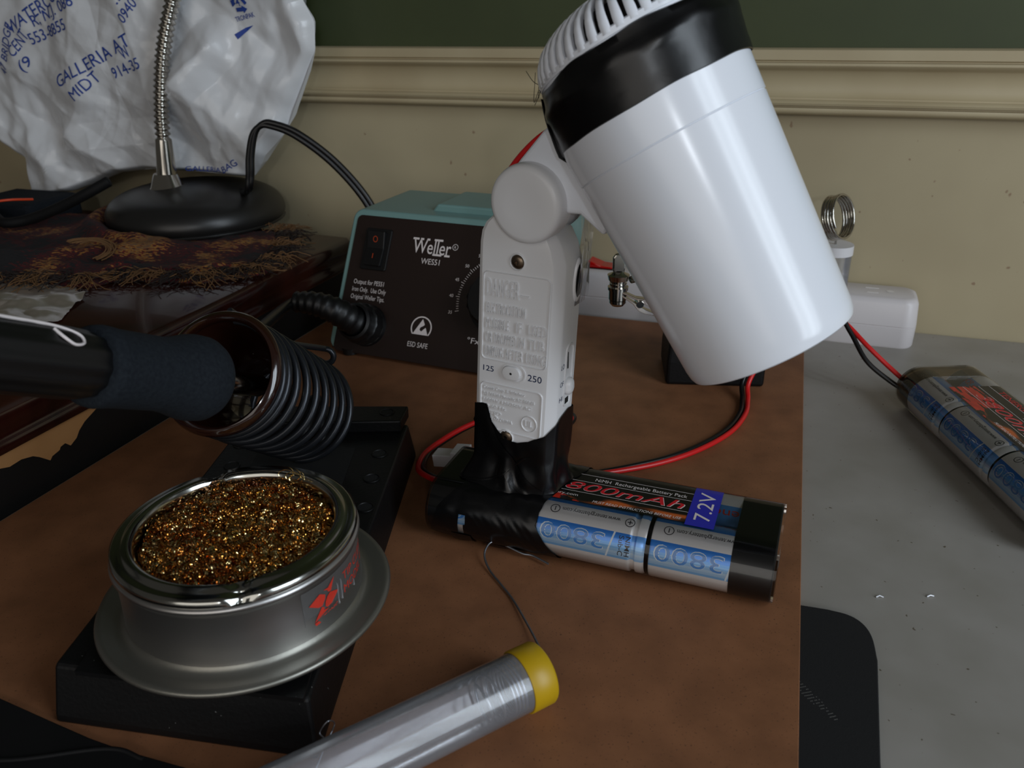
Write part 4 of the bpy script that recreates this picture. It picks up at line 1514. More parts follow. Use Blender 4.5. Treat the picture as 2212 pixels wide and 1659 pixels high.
mb.tube([cml(23.2, y, .1) for y in (2.0, 3.0, 4.2)], .3, 6)
obj('sticker_crease', mb, M_tube, stk, smooth=60)

# ------------------------------------------------------------------ solder tubes
def solder_tube(label, p0, d, L, R=9.3):
    """p0 = centre of the cap's outer face, d points from the cap into the tube"""
    t = thing('solder_tube', label, 'solder tube', V(p0) + V(d) * L / 2 - Zv * R, 'clear tubes of solder wire')
    d = V(d).normalized()
    u = (Zv - d * Zv.dot(d)).normalized() if abs(d.z) < .9 else V((1, 0, 0))
    mb = MB()
    mb.lathe([(7, R), (9, R), (L, R)], p0, d, u, 56)
    mb.lathe([(L, R), (L, .01)], p0, d, u, 56)
    obj('tube', mb, M_tube, t, smooth=50)
    return t, d, u


d1 = V((-.847, -.531, 0)).normalized()
c0 = V((8.2, 197.2, 9.9))
t, d, u = solder_tube('clear plastic solder tube with a yellow cap lying on the hardboard in front', c0, d1, 125)
mb = MB()
mb.lathe([(0, 1.6), (0, 8.6), (.5, 9.5), (1.2, 9.9), (8.6, 9.9), (9.0, 9.6), (9.0, 9.0)], c0, d, u, 64)
mb.lathe([(0, 1.6), (4, 1.6)], c0, d, u, 20)
obj('cap', mb, M_yellow, t, smooth=40)
mb = MB()
w_ = d.cross(u)
hp = []
for i in range(110):
    a = 2 * PI * i / 28
    hp.append(c0 + d * (10 + i * .045) + (u * math.cos(a) + w_ * math.sin(a)) * 8.0)
for i in range(60):
    a = 2 * PI * (110 + i) / 28
    hp.append(c0 + d * (15 + i * .14) + (u * math.cos(a) + w_ * math.sin(a)) * (8.0 - i * .03))
mb.tube(hp, .4, 6)
obj('solder_coil', mb, M_solder, t, smooth=60)
mb = MB()
mb.tube(spline([c0 + d * 6, c0 - d * 1.5 + Zv * .4, V((9.4, 205, 7)), V((7.6, 215.9, 3)), V((4.4, 227.3, 1.6)), V((-.8, 242.2, .8)), V((-5.2, 251, .8)), V((-9.4, 259, 1.0)), V((-11.6, 265.5, 2.4)), V((-11, 269.4, 4.2)), V((-8.4, 272.4, 5)), V((-4, 271.4, 4)), V((3, 267.6, 2.6)), V((7, 266.6, 2.2)), V((13, 262.0, 1.6))], 8), .42, 8)
obj('solder_wire', mb, M_solder, t, smooth=60)

c0 = V((205, 512, 57.5))
t, d, u = solder_tube('short upright solder tube with a coil of solder above it standing on the power strip', c0, V((0, 0, -1)), 28.8, 10.8)
mb = MB()
cc = V((197.6, 497, 77))
aN = V((.62, -.72, .3)).normalized()
aU = aN.orthogonal().normalized(); aW = aN.cross(aU)
hp = []
for i in range(5 * 36):
    a = 2 * PI * i / 36
    hp.append(cc + aN * (i / 36 * 1.7 - 3.8) + (aU * math.cos(a) + aW * math.sin(a)) * (12.8 + .25 * math.sin(i * .31)))
mb.tube(hp, .84, 8)
mb.tube(spline([hp[0], cc + V((3, 8, -10)), V((204.5, 511, 58)), V((205, 512, 50)), V((204, 512, 36))], 8), .7, 8)
obj('solder_coil', mb, M_chrome, t, smooth=60)
mb = MB()
mb.lathe([(-1, 11.1), (-1, 4), (-1, .01)], (205, 512, 57.5), Zv, (1, 0, 0), 30)
mb.lathe([(-7, 11.2), (-1, 11.1)], (205, 512, 57.5), Zv, (1, 0, 0), 30)
obj('cap', mb, M_conn, t, smooth=40)

mb = MB()
mb.tube(spline([V((-58, 166, .6)), V((-56.5, 170.5, 3)), V((-54.2, 175, 7)), V((-52.8, 178, 9.5)), V((-54.2, 176.6, 12)), V((-56.6, 175.4, 9)), V((-55.2, 174.2, 8))], 8), .22, 6)
tag(obj('wire_strand', mb, M_solder, smooth=60), 'fine loose wire strand curling at the front corner of the black stand', 'wire')

# ------------------------------------------------------------------ helping hand clip holder
hh = thing('helping_hand', 'alligator clip holder on a rough black cast block behind the dryer', 'clip holder', (114, 444, 0))
bx = V((54.2, -5.5, 0)).normalized(); by = V((-bx.y, bx.x, 0))
bc = V((113.6, 423.7, 0)) + by * 20
mb = MB()
lv = [(0, 1.0), (14, 1.0), (36, .93), (38, .9)]
vs = []
for z, k in lv:
    vs += [bc + bx * x * 27.2 * k + by * y * 20 * k + Zv * z for x, y in ((-1, -1), (1, -1), (1, 1), (-1, 1))]
mb.add(vs, [(i * 4 + k, i * 4 + (k + 1) % 4, (i + 1) * 4 + (k + 1) % 4, (i + 1) * 4 + k) for i in range(3) for k in range(4)] + [(3, 2, 1, 0), (12, 13, 14, 15)])
obj('cast_base', mb, M_castblack, hh, smooth=0, bevel=2.5, seg=3)
mb = MB()
mb.tube([bc + Zv * 37, bc + Zv * 78], 2.4, 14)
mb.tube([bc + V((0, 0, 74)), V((66, 404, 71)), V((60.5, 401, 70.5))], 1.9, 14)
obj('arm_rod', mb, M_chrome, hh, smooth=50)
mb = MB()
j = V((54.0, 400, 0))
mb.lathe([(57.5, .01), (57.5, 3.0), (59, 4.2), (60.5, 4.2), (61, 3.2)], j, Zv, (1, 0, 0), 24)
mb.lathe([(61, 4.6), (66, 4.6), (66, 5.2), (67.5, 5.2), (67.5, 4.0), (68.5, 4.0), (68.5, 4.4), (69.3, 4.4), (69.3, 3.8), (70.2, 3.8), (70.2, 4.4), (71, 4.4), (71, 5.0), (73.6, 5.6), (74, 4.0), (75.5, 2.4)], j, Zv, (1, 0, 0), 28)
obj('clamp_joint', mb, M_chrome, hh, smooth=30)
mb = MB()
mb.prism([(-2.6, 0), (2.6, 0), (3.2, 3), (3.2, 8.6), (1.8, 10.6), (-1.8, 10.6), (-3.2, 8.6), (-3.2, 3)], j + V((0, 1, 74)), (1, 0, 0), Zv, (0, -2.4, 0))
obj('thumb_screw', mb, M_chrome, hh, smooth=0, bevel=.8)
mb = MB()
q0, q1 = V((55, 398, 65)), V((74, 396, 54.5))
dq = (q1 - q0).normalized()
sq = V((0, 1, 0)); nq = dq.cross(sq).normalized()
for sgn in (1, -1):
    mb.prism([(0, 1.2 * sgn), (8, 1.8 * sgn), (12, 3.4 * sgn), (16, 3.2 * sgn), (24, .5 * sgn), (24, 0.1 * sgn), (15, 1.2 * sgn), (11, 1.0 * sgn), (0, .2 * sgn)], q0 - sq * 2.2, dq, nq, sq * 4.4)
mb.lathe([(-3, .01), (-3, 2), (3, 2), (3, .01)], q0 + dq * 11, sq, dq, 16)
obj('alligator_clip', mb, M_chrome, hh, smooth=0, bevel=.3)

# ------------------------------------------------------------------ power strip
A0 = V((50.1, 551.7, -3)); pd = V((.938, -.3466, 0)); pn_ = V((.3466, .938, 0))
ps = thing('power_strip', 'white power strip with a red switch lying on the desk along the wall', 'power strip', A0 + pd * 85 + pn_ * 17)
mb = MB()
s0, s1 = -45., 213.
lv = [(0, .9), (1.2, .2), (13.4, 0), (13.7, .5), (14.1, .5), (14.4, 0), (28, .9), (30.6, 2.2), (31.6, 4.4)]
rr_ = [rrect(s0 + i, i, s1 - i, 33 - i, 9 - i * .6, 8) for _, i in lv]
m = len(rr_[0])
vs = [A0 + pd * x + pn_ * y + Zv * z for (z, i), R2 in zip(lv, rr_) for x, y in R2]
mb.add(vs, [(i * m + k, i * m + (k + 1) % m, (i + 1) * m + (k + 1) % m, (i + 1) * m + k) for i in range(len(lv) - 1) for k in range(m)] + [tuple(range(m)), tuple((len(lv) - 1) * m + k for k in range(m))])
obj('body', mb, M_outlet, ps, smooth=40)
TOP = A0 + Zv * 31.6
mb = MB()
mb.prism(rrect(-3, 8, 22, 24, 2, 4), TOP - Zv * .2, pd, pn_, Zv * .5)
sr = obj('switch_bezel', mb, M_black, ps, smooth=0)
mb = MB()
mb.prism([(0, 0), (17, 0), (17, 1.2), (9, 1.8), (0, 5.0)], TOP + pd * .5 + pn_ * 10 + Zv * .1, pd, Zv, pn_ * 12)
obj('red_switch', mb, M_redlens, sr, smooth=0, bevel=.6, label='glossy translucent red switch')
for s_ in (50, 96, 142, 188):
    mb = MB()
    for a, b, w_, h_ in ((-3, 4.6, 4.0, .7), (-3, -4.6, 3.4, .7)):
        mb.box(TOP + pd * (s_ + a) + pn_ * (16.5 + b) + Zv * .08, pd * w_, pn_ * h_, Zv * .06)
    mb.lathe([(.1, .01), (.12, 2.3)], TOP + pd * (s_ + 7.5) + pn_ * 16.5, Zv, pd, 16)
    obj('outlet', mb, mat('outlet_slot_pale', (232, 228, 228), .3) if s_ == 50 else bpy.data.materials['outlet_slot_pale'], ps, smooth=0)
mb = MB()
mb.tube(spline([A0 + pd * -44 + pn_ * 16 + Zv * 14, A0 + pd * -56 + pn_ * 16 + Zv * 12, A0 + pd * -80 + pn_ * 20 + Zv * 4, A0 + pd * -130 + pn_ * 28 + Zv * 3.2], 8), 3, 12)
obj('cord', mb, M_outlet, ps, smooth=60)

# ------------------------------------------------------------------ desk lamp on the cabinet
LB = V((-230, 613, 54.0))
lamp = thing('desk_lamp', 'black-based desk lamp with a ribbed chrome gooseneck on the dark cabinet', 'desk lamp', LB)
mb = MB()
prof = [(p.x, p.y) for p in spline([V((0, .01, 0)), V((0, 57, 0)), V((1.4, 61, 0)), V((5.5, 63, 0)), V((11, 62, 0)), V((16.6, 58, 0)), V((21.4, 50, 0)), V((25, 36, 0)), V((27, 20, 0)), V((27.8, .01, 0))], 5)]
mb.lathe(prof, LB, Zv, (1, 0, 0), 96)
obj('base', mb, M_base, lamp, smooth=60)
SK = V((-245, 603, 79.8))
nk = [V(p) for p in ((-244.6, 603, 80), (-243.5, 603, 91), (-241.8, 603, 112), (-240.2, 603, 128), (-236.7, 603, 147.1), (-232.3, 603, 165.6), (-226.3, 603, 183.9), (-218.8, 603, 201.4), (-209.7, 602.6, 220.3), (-190, 598, 250), (-165, 590, 285), (-130, 578, 310), (-95, 562, 318))]
sp = spline(nk, 14)
mb = MB()
mb.lathe([(-1.5, 12.4), (0, 12.2), (1, 11.4), (9.2, 8.2), (10, 7.6), (10.1, 5)], SK, Zv, (1, 0, 0), 40)
mb.tube(sp[4:30], lambda t: 7.6 - 2.0 * t, 28)
obj('socket_collar', mb, M_chrome, lamp, smooth=40)
mb = MB()
# arc-length resample of the gooseneck and a wound profile
pts = [sp[26]]
acc = 0
for a, b in zip(sp[26:], sp[27:]):
    seg_ = (b - a).length
    k = 0
    while acc + (seg_ - k) >= .55:
        k += .55 - acc
        acc = 0
        pts.append(a.lerp(b, k / seg_))
    acc += seg_ - k
mtot = len(pts)
mb.tube(pts, lambda t: 4.7 + .75 * math.cos(2 * PI * (t * (mtot - 1)) * .55 / 3.9), 20)
obj('gooseneck', mb, M_chrome, lamp, smooth=80)
mb = MB()
he = nk[-1]
hd_ = V((.75, -.35, -.45)).normalized()
mb.lathe([(-4, 6), (0, 12), (14, 16), (30, 40), (46, 52), (46, 50), (30, 38), (14, 14)], he, hd_, None, 48)
obj('lamp_shade', mb, M_base, lamp, smooth=50)
mb = MB()
cd = [V(p) for p in ((-200, 610, 74), (-190, 598, 77), (-180, 580, 82), (-177, 578, 92), (-175, 578, 105), (-170.6, 578, 119.1), (-164.8, 578, 125), (-158, 578, 125.2), (-142.1, 578, 118.7), (-119.2, 578, 100.2), (-98.9, 575, 75.4), (-88, 572, 50), (-84, 574, 24), (-80, 576, 4))]
s2_ = spline(cd, 8)
off = V((.8, 0, .6)).normalized() * 1.7
mb.tube([p + off * .9 for p in s2_], 2.0, 12)
mb.tube([p - off * .9 for p in s2_], 2.0, 12)
obj('power_cord', mb, M_blackwire, lamp, smooth=60)

# ------------------------------------------------------------------ shopping bag
OUT = [(-760, 224), (-697.5, 226), (-600, 222), (-500, 225), (-430.6, 216.1), (-434.2, 200.4), (-427.1, 188.2), (-428.8, 170.2), (-439.9, 150.2), (-450.3, 132.3), (-459.1, 116.8), (-477.7, 96.1), (-489.9, 84.8), (-514.5, 85.2), (-540, 86.2), (-580, 86.2), (-606.4, 83.1), (-656.0, 66.6), (-706.6, 55.3), (-697.4, 87.8), (-706.9, 94.5), (-722.4, 104.6), (-748.7, 120.0), (-775, 150), (-780, 190)]
OC = V((-590, 150))


def bray(th):
    c, s = math.cos(th), math.sin(th)
    best = 1e9
    for (x0, y0), (x1, y1) in zip(OUT, OUT[1:] + OUT[:1]):
        x0 -= OC.x; x1 -= OC.x; y0 -= OC.y; y1 -= OC.y
        den = c * (y1 - y0) - s * (x1 - x0)
        if abs(den) < 1e-9:
            continue
        t_ = (x0 * (y1 - y0) - y0 * (x1 - x0)) / den
        q_ = (x0 * s - y0 * c) / den
        if t_ > 0 and -1e-6 <= q_ <= 1 + 1e-6:
            best = min(best, t_)
    return best


rb = random.Random(21)
FOLD = []
for k in range(26):
    a = rb.random() * PI
    f_ = rb.uniform(.010, .035) * (1 + k * .06)
    FOLD.append((math.cos(a) * f_, math.sin(a) * f_, rb.random() * 9, .9 / (f_ * 30), rb.random() * 50))
CREASE = [((-640, 110), (-592, 172), 9, 7), ((-705, 140), (-640, 100), 8, -8), ((-640, 100), (-560, 108), 6, 6), ((-560, 118), (-520, 92), 7, -7),
          ((-500, 175), (-540, 140), 6, 8), ((-530, 150), (-470, 100), 8, 6), ((-500, 200), (-460, 170), 8, -7), ((-520, 150), (-515, 90), 7, 5), ((-610, 205), (-625, 150), 8, 6),
          ((-690, 130), (-660, 70), 7, 6), ((-455, 190), (-445, 140), 8, -5), ((-570, 210), (-555, 130), 9, 8), ((-600, 90), (-640, 110), 5, 5)]


def bagh(s, z):
    h = 0
    wx, wz = s + 9 * noise.noise(V((s * .02, z * .02, 3))), z + 9 * noise.noise(V((s * .02, z * .02, 8)))
    for a, b, p, amp, sd_ in FOLD:
        m_ = noise.noise(V((s * .012 + sd_, z * .012, sd_)))
        if m_ > -.05:
            t_ = (wx * a + wz * b + p) % 1
            h += .95 * amp * min(1, (m_ + .05) * 4) * (math.sqrt((abs(t_ - .5) * 2) ** 2 + .002) - .5)
    for (x0, y0), (x1, y1), w_, am in CREASE:
        dx, dz = x1 - x0, y1 - y0
        l2 = dx * dx + dz * dz
        t_ = max(0, min(1, ((s - x0) * dx + (z - y0) * dz) / l2))
        d_ = math.hypot(s - x0 - dx * t_, z - y0 - dz * t_)
        h += .95 * am * (1 - math.sqrt(min(1, d_ / (w_ * 3)) ** 2 + .001)) if d_ < w_ * 3 else 0
    return h * 1.15


def bagf(s, z, lift=0):
    o_ = 60 + bagh(s, z) + lift
    return wp(s, o_, z)


NTh, NRr = 420, 130
vs, fs = [], []
for i in range(NRr + 1):
    r_ = i / NRr
    for k in range(NTh):
        th = 2 * PI * k / NTh
        R_b = bray(th)
        s, z = OC.x + math.cos(th) * R_b * r_, OC.y + math.sin(th) * R_b * r_
        e = max(0, (r_ - .93) / .07)
        o_ = 60 + bagh(s, z) - 10 * e * e
        vs.append(wp(s, o_, z))
fs = [(i * NTh + k, i * NTh + (k + 1) % NTh, (i + 1) * NTh + (k + 1) % NTh, (i + 1) * NTh + k) for i in range(NRr) for k in range(NTh)]
for i in range(NRr + 1):
    r_ = i / NRr
    for k in range(NTh):
        th = 2 * PI * k / NTh
        R_b = bray(th)
        s, z = OC.x + math.cos(th) * R_b * r_, OC.y + math.sin(th) * R_b * r_
        vs.append(wp(s, 50 - 44 * min(1, (1 - r_) * 6), z))
o = (NRr + 1) * NTh
fs += [(o + i * NTh + k, o + i * NTh + (k + 1) % NTh, o + (i + 1) * NTh + (k + 1) % NTh, o + (i + 1) * NTh + k) for i in range(NRr) for k in range(NTh)]
fs += [(NRr * NTh + k, NRr * NTh + (k + 1) % NTh, o + NRr * NTh + (k + 1) % NTh, o + NRr * NTh + k) for k in range(NTh)]
mb = MB(); mb.add(vs, fs)
bag = tag(obj('plastic_bag', mb, M_bag, smooth=24), 'crumpled white plastic shopping bag with blue print leaning on the wall', 'plastic bag')
mb = MB()


def btext(tx, h, s0, z0, s1, z1, bold=.01):
    w_ = math.hypot(s1 - s0, z1 - z0)
    a = math.degrees(math.atan2(z1 - z0, s1 - s0))
    put(mb, letters(tx, h, width=w_, bold=bold, fine=2.2), rot2(lambda x, y, z=0: bagf(x, y, .45), s0, z0, a))


btext('47 BRIDGE', 7, -690.9, 151.3, -671.5, 186)
btext('WATERCO', 9, -673.7, 180.2, -622.0, 203.5)
btext('CENT', 8, -676.0, 164.4, -658, 179)
btext('R, N.J. 088', 7.5, -651.6, 185.4, -606, 199.5)
btext('553-8855', 7.5, -657.7, 173.3, -616.9, 184.1)
btext('(9', 7.5, -671.0, 155.0, -661, 160)
btext('GALLERIA AT', 8.4, -634.2, 144.6, -562.4, 174.2)
btext('MIDT', 7.6, -619.4, 136.0, -596.5, 151.0)
btext('W', 7.6, -572, 164, -565, 167)
btext('914-35', 7.4, -584.6, 151.3, -558, 159.1)
btext('0940', 7, -564.9, 186.9, -552.3, 199.4)
btext('.R', 7, -567, 199, -560, 206)
btext('TRONPAK', 3, -484.5, 187.6, -469.1, 190.8)
btext('GALLERIA', 3.2, -542.6, 88, -510.7, 88.5)
btext('BAG', 4.6, -508, 88, -494, 95)
rc = (-478.5, 199.5)
for k in range(3):
    a = R_(90 + 120 * k + 4)
    b = R_(90 + 120 * (k + 1) + 4)
    p0 = (rc[0] + math.cos(a) * 8.6, rc[1] + math.sin(a) * 8.6)
    p1_ = (rc[0] + math.cos(b) * 8.6, rc[1] + math.sin(b) * 8.6)
    dx, dy = p1_[0] - p0[0], p1_[1] - p0[1]
    l = math.hypot(dx, dy); dx /= l; dy /= l
    f = lambda t, w_: bagf(p0[0] + dx * t - dy * w_, p0[1] + dy * t + dx * w_, .5)
    for a_, b_ in ((3.4, 6), (6, 9)):
        mb.add([f(a_, -1.2), f(b_, -1.2), f(b_, 1.2), f(a_, 1.2)], [(0, 1, 2, 3)])
    mb.add([f(9, -2.4), f(12.6, 0), f(9, 2.4)], [(0, 1, 2)])
btext('4', 5, -480.4, 197, -477, 197.4)
mb.add([bagf(s, z, .5) for s, z in ((-486, 180), (-478, 184), (-472, 185.5), (-477, 182), (-484, 177))], [(0, 1, 2, 3, 4)])
obj('blue_print', mb, M_inkblue, bag, smooth=0)
# dark item and wire under the bag at the far left
mb = MB()
mb.box((-372, 640, 58), V((30, -10, 0)), V((8, 24, 0)), V((0, 0, 9.5)))
tag(obj('dark_case', mb, M_blackmatte, smooth=0, bevel=4), 'dark grey case half hidden under the bag at the far left', 'case')
mb = MB()
mb.tube(spline([V((-392, 585, 66)), V((-372, 588, 72.4)), V((-356, 592, 74.6)), V((-345, 606, 72))], 8), .9, 8)
tag(obj('orange_wire', mb, mat('orange_wire_insulation', (214, 70, 30), .4), smooth=60), 'thin orange wire below the bag at the far left', 'wire')
mb = MB()
mb.tube(spline([V((-410, 640, 66)), V((-387, 612, 66)), V((-366, 590, 64)), V((-352, 577, 62)), V((-335, 578, 64)), V((-312, 575, 72)), V((-290, 572, 81.6)), V((-276, 574, 88.4)), V((-272, 575, 90.3))], 8), lambda t: 3.6 if t < .98 else 3.6 - (t - .98) * 60, 16)
tag(obj('black_hose', mb, M_rubber, smooth=60), 'bent black rubber-coated rod lying between the bag and the woven cloth', 'rod')

# ------------------------------------------------------------------ woven cloth with fringe
COUT = [(-420, 640), (-400, 652), (-347.5, 650), (-301.2, 640), (-260, 640), (-210, 590), (-175.7, 578), (-164, 588), (-154, 566), (-148, 540), (-146, 512), (-150, 492), (-164.6, 481), (-183.8, 473.7), (-234.4, 482), (-246, 470), (-269.8, 472), (-300, 470), (-380, 480), (-430, 520)]
CO = V((-270, 560))


def cray(th):
    c, s = math.cos(th), math.sin(th)
    best = 1e9
    for (x0, y0), (x1, y1) in zip(COUT, COUT[1:] + COUT[:1]):
        x0 -= CO.x; x1 -= CO.x; y0 -= CO.y; y1 -= CO.y
        den = c * (y1 - y0) - s * (x1 - x0)
        if abs(den) < 1e-9:
            continue
        t_ = (x0 * (y1 - y0) - y0 * (x1 - x0)) / den
        q_ = (x0 * s - y0 * c) / den
        if t_ > 0 and -1e-6 <= q_ <= 1 + 1e-6:
            best = min(best, t_)
    return best


def clothz(x, y, e):
    z = 53.2 + 1.6 * noise.noise(V((x * .03, y * .03, 4))) + 1.4 * abs(noise.noise(V((x * .07, y * .02, 9)))) * 2
    # folds rising at the left and along the lamp
    dl = math.hypot((x - LB.x), (y - LB.y))
    z += 9 * math.exp(-((dl - 72) / 9) ** 2) * max(0, min(1, (-210 - x) / 40))
    z += 16 * math.exp(-((x + 398) / 34) ** 2 - ((y - 540) / 50) ** 2)
    z += 7 * math.exp(-((y - 520 - .25 * (x + 250)) / 12) ** 2) * max(0, min(1, (-170 - x) / 60))
    z += 5 * math.exp(-((y - 490 + .1 * (x + 250)) / 9) ** 2) * (.6 + .4 * noise.noise(V((x * .05, 0, 0))))
    if dl < 64:
        z = min(z, 53.2)
    return 48.3 + (z - 48.3) * min(1, (1 - e) * 12 + .08)


vs = []
NTh, NRr = 220, 80
for i in range(NRr + 1):
    r_ = i / NRr
    for k in range(NTh):
        th = 2 * PI * k / NTh
        R_b = cray(th)
        x, y = CO.x + math.cos(th) * R_b * r_, CO.y + math.sin(th) * R_b * r_
        vs.append(V((x, y, clothz(x, y, r_))))
fs = [(i * NTh + k, i * NTh + (k + 1) % NTh, (i + 1) * NTh + (k + 1) % NTh, (i + 1) * NTh + k) for i in range(NRr) for k in range(NTh)]
mb = MB(); mb.add(vs, fs)
m_, nt, pr = new_mat('woven_tapestry')
N, L = nt.nodes, nt.links
tc = N.new('ShaderNodeTexCoord')
mp = N.new('ShaderNodeMapping'); mp.inputs['Scale'].default_value = (260, 820, 260); mp.inputs['Rotation'].default_value = (0, 0, .5)
L.new(tc.outputs['Object'], mp.inputs[0])
n1_ = N.new('ShaderNodeTexNoise'); n1_.inputs['Scale'].default_value = 1.; n1_.inputs['Detail'].default_value = 1
L.new(mp.outputs[0], n1_.inputs['Vector'])
n2_ = N.new('ShaderNodeTexNoise'); n2_.inputs['Scale'].default_value = 26; n2_.inputs['Detail'].default_value = 2
L.new(tc.outputs['Object'], n2_.inputs['Vector'])
ad = N.new('ShaderNodeMath'); ad.operation = 'MULTIPLY_ADD'
L.new(n1_.outputs['Fac'], ad.inputs[0]); ad.inputs[1].default_value = .55
L.new(n2_.outputs['Fac'], ad.inputs[2])
cr = N.new('ShaderNodeValToRGB')
cr.color_ramp.interpolation = 'CONSTANT'
els = cr.color_ramp.elements
els[0].position = 0; els[0].color = (*lin((22, 20, 22)), 1)
els[1].position = .74; els[1].color = (*lin((70, 12, 16)), 1)
for p_, c_ in ((.82, (24, 20, 18)), (.86, (92, 20, 20)), (.91, (150, 104, 44)), (.97, (110, 80, 56))):
    e = els.new(p_); e.color = (*lin(c_), 1)
L.new(ad.outputs[0], cr.inputs[0])
L.new(cr.outputs[0], pr.inputs['Base Color'])
pr.inputs['Roughness'].default_value = .9
bp_ = N.new('ShaderNodeBump'); bp_.inputs['Distance'].default_value = .0006
L.new(n1_.outputs['Fac'], bp_.inputs['Height']); L.new(bp_.outputs[0], pr.inputs['Normal'])
cloth = tag(obj('woven_cloth', mb, m_, smooth=70, solid=1.2, offs=-1), 'dark red and gold woven cloth with fringe on the dark cabinet', 'cloth')
M_yarn = mat('tan_yarn', (112, 80, 48), .9)
M_yarn2 = mat('dark_yarn', (36, 26, 22), .9)
# tassels along the edge
te = [(-352, 488, -95), (-330, 485, -100), (-312, 479, -90), (-296, 477, -80), (-280, 478, -95), (-264, 478, -85), (-250, 474, -60), (-232, 484, -80), (-215, 480, -100), (-198, 477, -70), (-184, 478, -60), (-170, 484, -75), (-160, 488, -50), (-154, 494, -30), (-150, 506, -20), (-150, 522, 0), (-151, 540, 10), (-156, 562, 20), (-162, 580, 40)]
for q, (x, y, a) in enumerate(te):
    rt = random.Random(100 + q)
    mb = MB()
    for k in range(44 if q < 12 else 44):
        b = R_(a + rt.gauss(0, 34))
        ln = rt.uniform(10, 27) * (1 if q < 12 else .7)
        p = V((x + rt.uniform(-8, 8), y + rt.uniform(-1, 7), 52 + rt.uniform(0, 3)))
        cv = rt.gauss(0, .13)
        P_ = [p]
        for j in range(6):
            b += cv * 3
            stp = ln / 6
            nz = max(48.7 + rt.random() * 2.2, p.z + (1.6 if j < 2 else -1.6) * rt.random())
            p = V((p.x + math.cos(b) * stp, p.y + math.sin(b) * stp, nz))
            P_.append(p)
        mb.tube(P_, .27, 4)
    obj('tassel', mb, [M_yarn, M_yarn2][1 if q % 2 == 1 else 0], cloth, smooth=60)
mb = MB()
for k in range(14):
    rt = random.Random(k)
    c = V((-262 + rt.gauss(0, 1.5), 508 + rt.gauss(0, 1.5), 57 + rt.random() * 2))
    P_ = [c + V((math.cos(b) * (11 + k * .35), math.sin(b) * 7, 2.5 + 5 * math.sin(b * .8))) for b in [2.6 - j * .28 for j in range(14)]]
    mb.tube(P_, .4, 5)
obj('tassel', mb, M_yarn, cloth, smooth=60)

# crumpled clear wrapper on the cabinet
wo = [(-330, 474), (-300, 476), (-275, 470), (-254.3, 468.3), (-250, 460), (-239.9, 450.2), (-240, 430), (-236.7, 414.2), (-245, 398), (-258.8, 395.2), (-300, 400), (-340, 420)]
wc = V((-280, 435))
mb = MB()
vs = []
m = len(wo)
den_ = []
for (x0, y0), (x1, y1) in zip(wo, wo[1:] + wo[:1]):
    for k in range(8):
        den_.append((x0 + (x1 - x0) * k / 8, y0 + (y1 - y0) * k / 8))
m = len(den_)
for i in range(25):
    r_ = i / 24
    for x, y in den_:
        X_, Y_ = wc.x + (x - wc.x) * r_, wc.y + (y - wc.y) * r_
        hz = 3.5 * abs(noise.noise(V((X_ * .05, Y_ * .09, 1)))) + 1.2 * abs(noise.noise(V((X_ * .14, Y_ * .14, 6)))) + 2.2 * math.exp(-((Y_ - 440 - (X_ + 280) * .3) / 7) ** 2)
        vs.append(V((X_, Y_, 48.5 + hz)))
mb.add(vs, [(i * m + k, i * m + (k + 1) % m, (i + 1) * m + (k + 1) % m, (i + 1) * m + k) for i in range(24) for k in range(m)])
tag(obj('cellophane_wrapper', mb, clear('wrinkled_cellophane', (240, 235, 228), .35, .7, .85, (186, 168, 150)), smooth=30), 'crumpled cloudy cellophane wrapper on the dark cabinet beside the cloth', 'wrapper')

# black sheet at the near left
bs_ = [(-163, 198), (-139, 187), (-127, 181.6), (-115, 177), (-95, 170.7), (-62, 157), (-70, 60), (-200, 60), (-218, 200), (-200, 212)]
mb = MB()
mb.prism(bs_, (0, 0, 0.05), (1, 0, 0), (0, 1, 0), (0, 0, 1.4))
sh_ = tag(obj('black_sheet', mb, M_rubber, smooth=0, bevel=.5), 'flat black rubber sheet in front of the stand at the bottom left corner', 'sheet')
mb = MB()
mb.tube(spline([V((-175, 180, 1.2)), V((-149.7, 173.8, 1.5)), V((-120.4, 177.4, 1.5)), V((-108, 173.6, 1.4))], 8), .7, 8)
obj('raised_seam', mb, M_rubber, sh_, smooth=60)

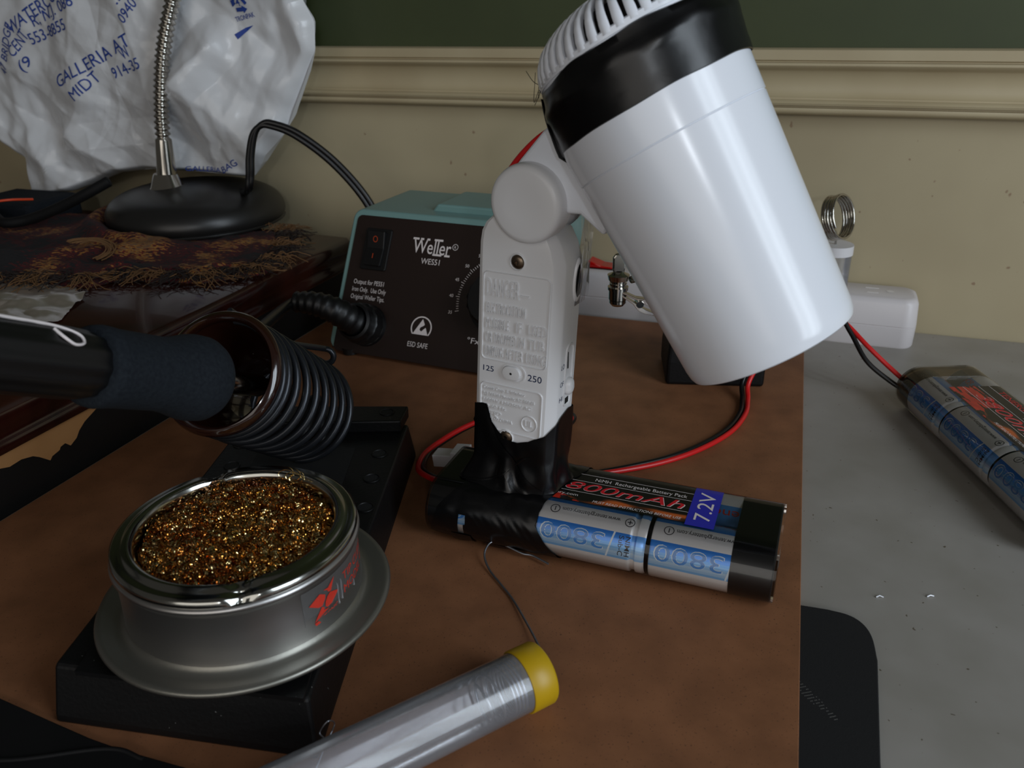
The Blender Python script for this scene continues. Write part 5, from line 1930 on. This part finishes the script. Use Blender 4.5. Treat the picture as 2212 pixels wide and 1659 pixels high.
# ------------------------------------------------------------------ camera
th_, r_c = R_(24.816), R_(-.836)
F_ = V((0, math.cos(th_), -math.sin(th_)))
R0_ = V((1, 0, 0)); U0_ = R0_.cross(F_)
Rr = R0_ * math.cos(r_c) + U0_ * math.sin(r_c)
Ur = -R0_ * math.sin(r_c) + U0_ * math.cos(r_c)
cam = bpy.data.cameras.new('camera')
co = bpy.data.objects.new('camera', cam)
COL.objects.link(co)
Mx = Matrix((Rr, Ur, -F_)).transposed().to_4x4()
Mx.translation = V((0, 0, 199.3)) * S
co.matrix_world = Mx
cam.sensor_fit = 'HORIZONTAL'
cam.sensor_width = 36
cam.lens = 36 * 1800 / 2212
cam.clip_start = .01
cam.clip_end = 20
cam.dof.use_dof = True
cam.dof.focus_distance = .34
cam.dof.aperture_fstop = 22
scene.camera = co

# ------------------------------------------------------------------ light
def area(name, loc, target, sx, sy, power, col):
    l = bpy.data.lights.new(name, 'AREA')
    l.shape = 'RECTANGLE'
    l.size = sx * S
    l.size_y = sy * S
    l.energy = power
    l.color = col
    o = bpy.data.objects.new(name, l)
    COL.objects.link(o)
    o.location = V(loc) * S
    d = V(target) - V(loc)
    o.rotation_euler = d.to_track_quat('-Z', 'Y').to_euler()
    return o


tgt = V((60, 300, 60))
wc_ = V((800, -440, 500))
side = (tgt - wc_).cross(Zv).normalized()
for k, (off_, w_, e_) in enumerate(((-170, 90, 1.0), (-50, 40, .9), (60, 110, 1.0), (210, 70, .8))):
    area('window_light', wc_ + side * off_, tgt + side * off_, w_ * 1.15, 900, LIGHT_P * w_ / 100 * e_, (.8, .9, 1.0))
area('fill_light', V((-420, -1150, 420)), V((0, 400, 60)), 1300, 900, FILL_P, (1.0, .95, .89))  # added soft fill behind the camera, lifts the faces turned towards it
area('small_lamp', V((110, -930, 458)), V((50, 235, 160)), 34, 60, SPOT_P, (.85, .92, 1.0))
wd_ = bpy.data.worlds.new('world')
scene.world = wd_
wd_.use_nodes = True
bg = wd_.node_tree.nodes['Background']
bg.inputs[0].default_value = (*AMB_C, 1)
bg.inputs[1].default_value = AMB
scene.view_settings.view_transform = 'Standard'
scene.view_settings.look = 'None'
scene.view_settings.gamma = 1
scene.view_settings.use_curve_mapping = False
scene.view_settings.exposure = 0
scene.cycles.max_bounces = 10
scene.cycles.transparent_max_bounces = 24
scene.cycles.caustics_reflective = False
scene.cycles.caustics_refractive = False
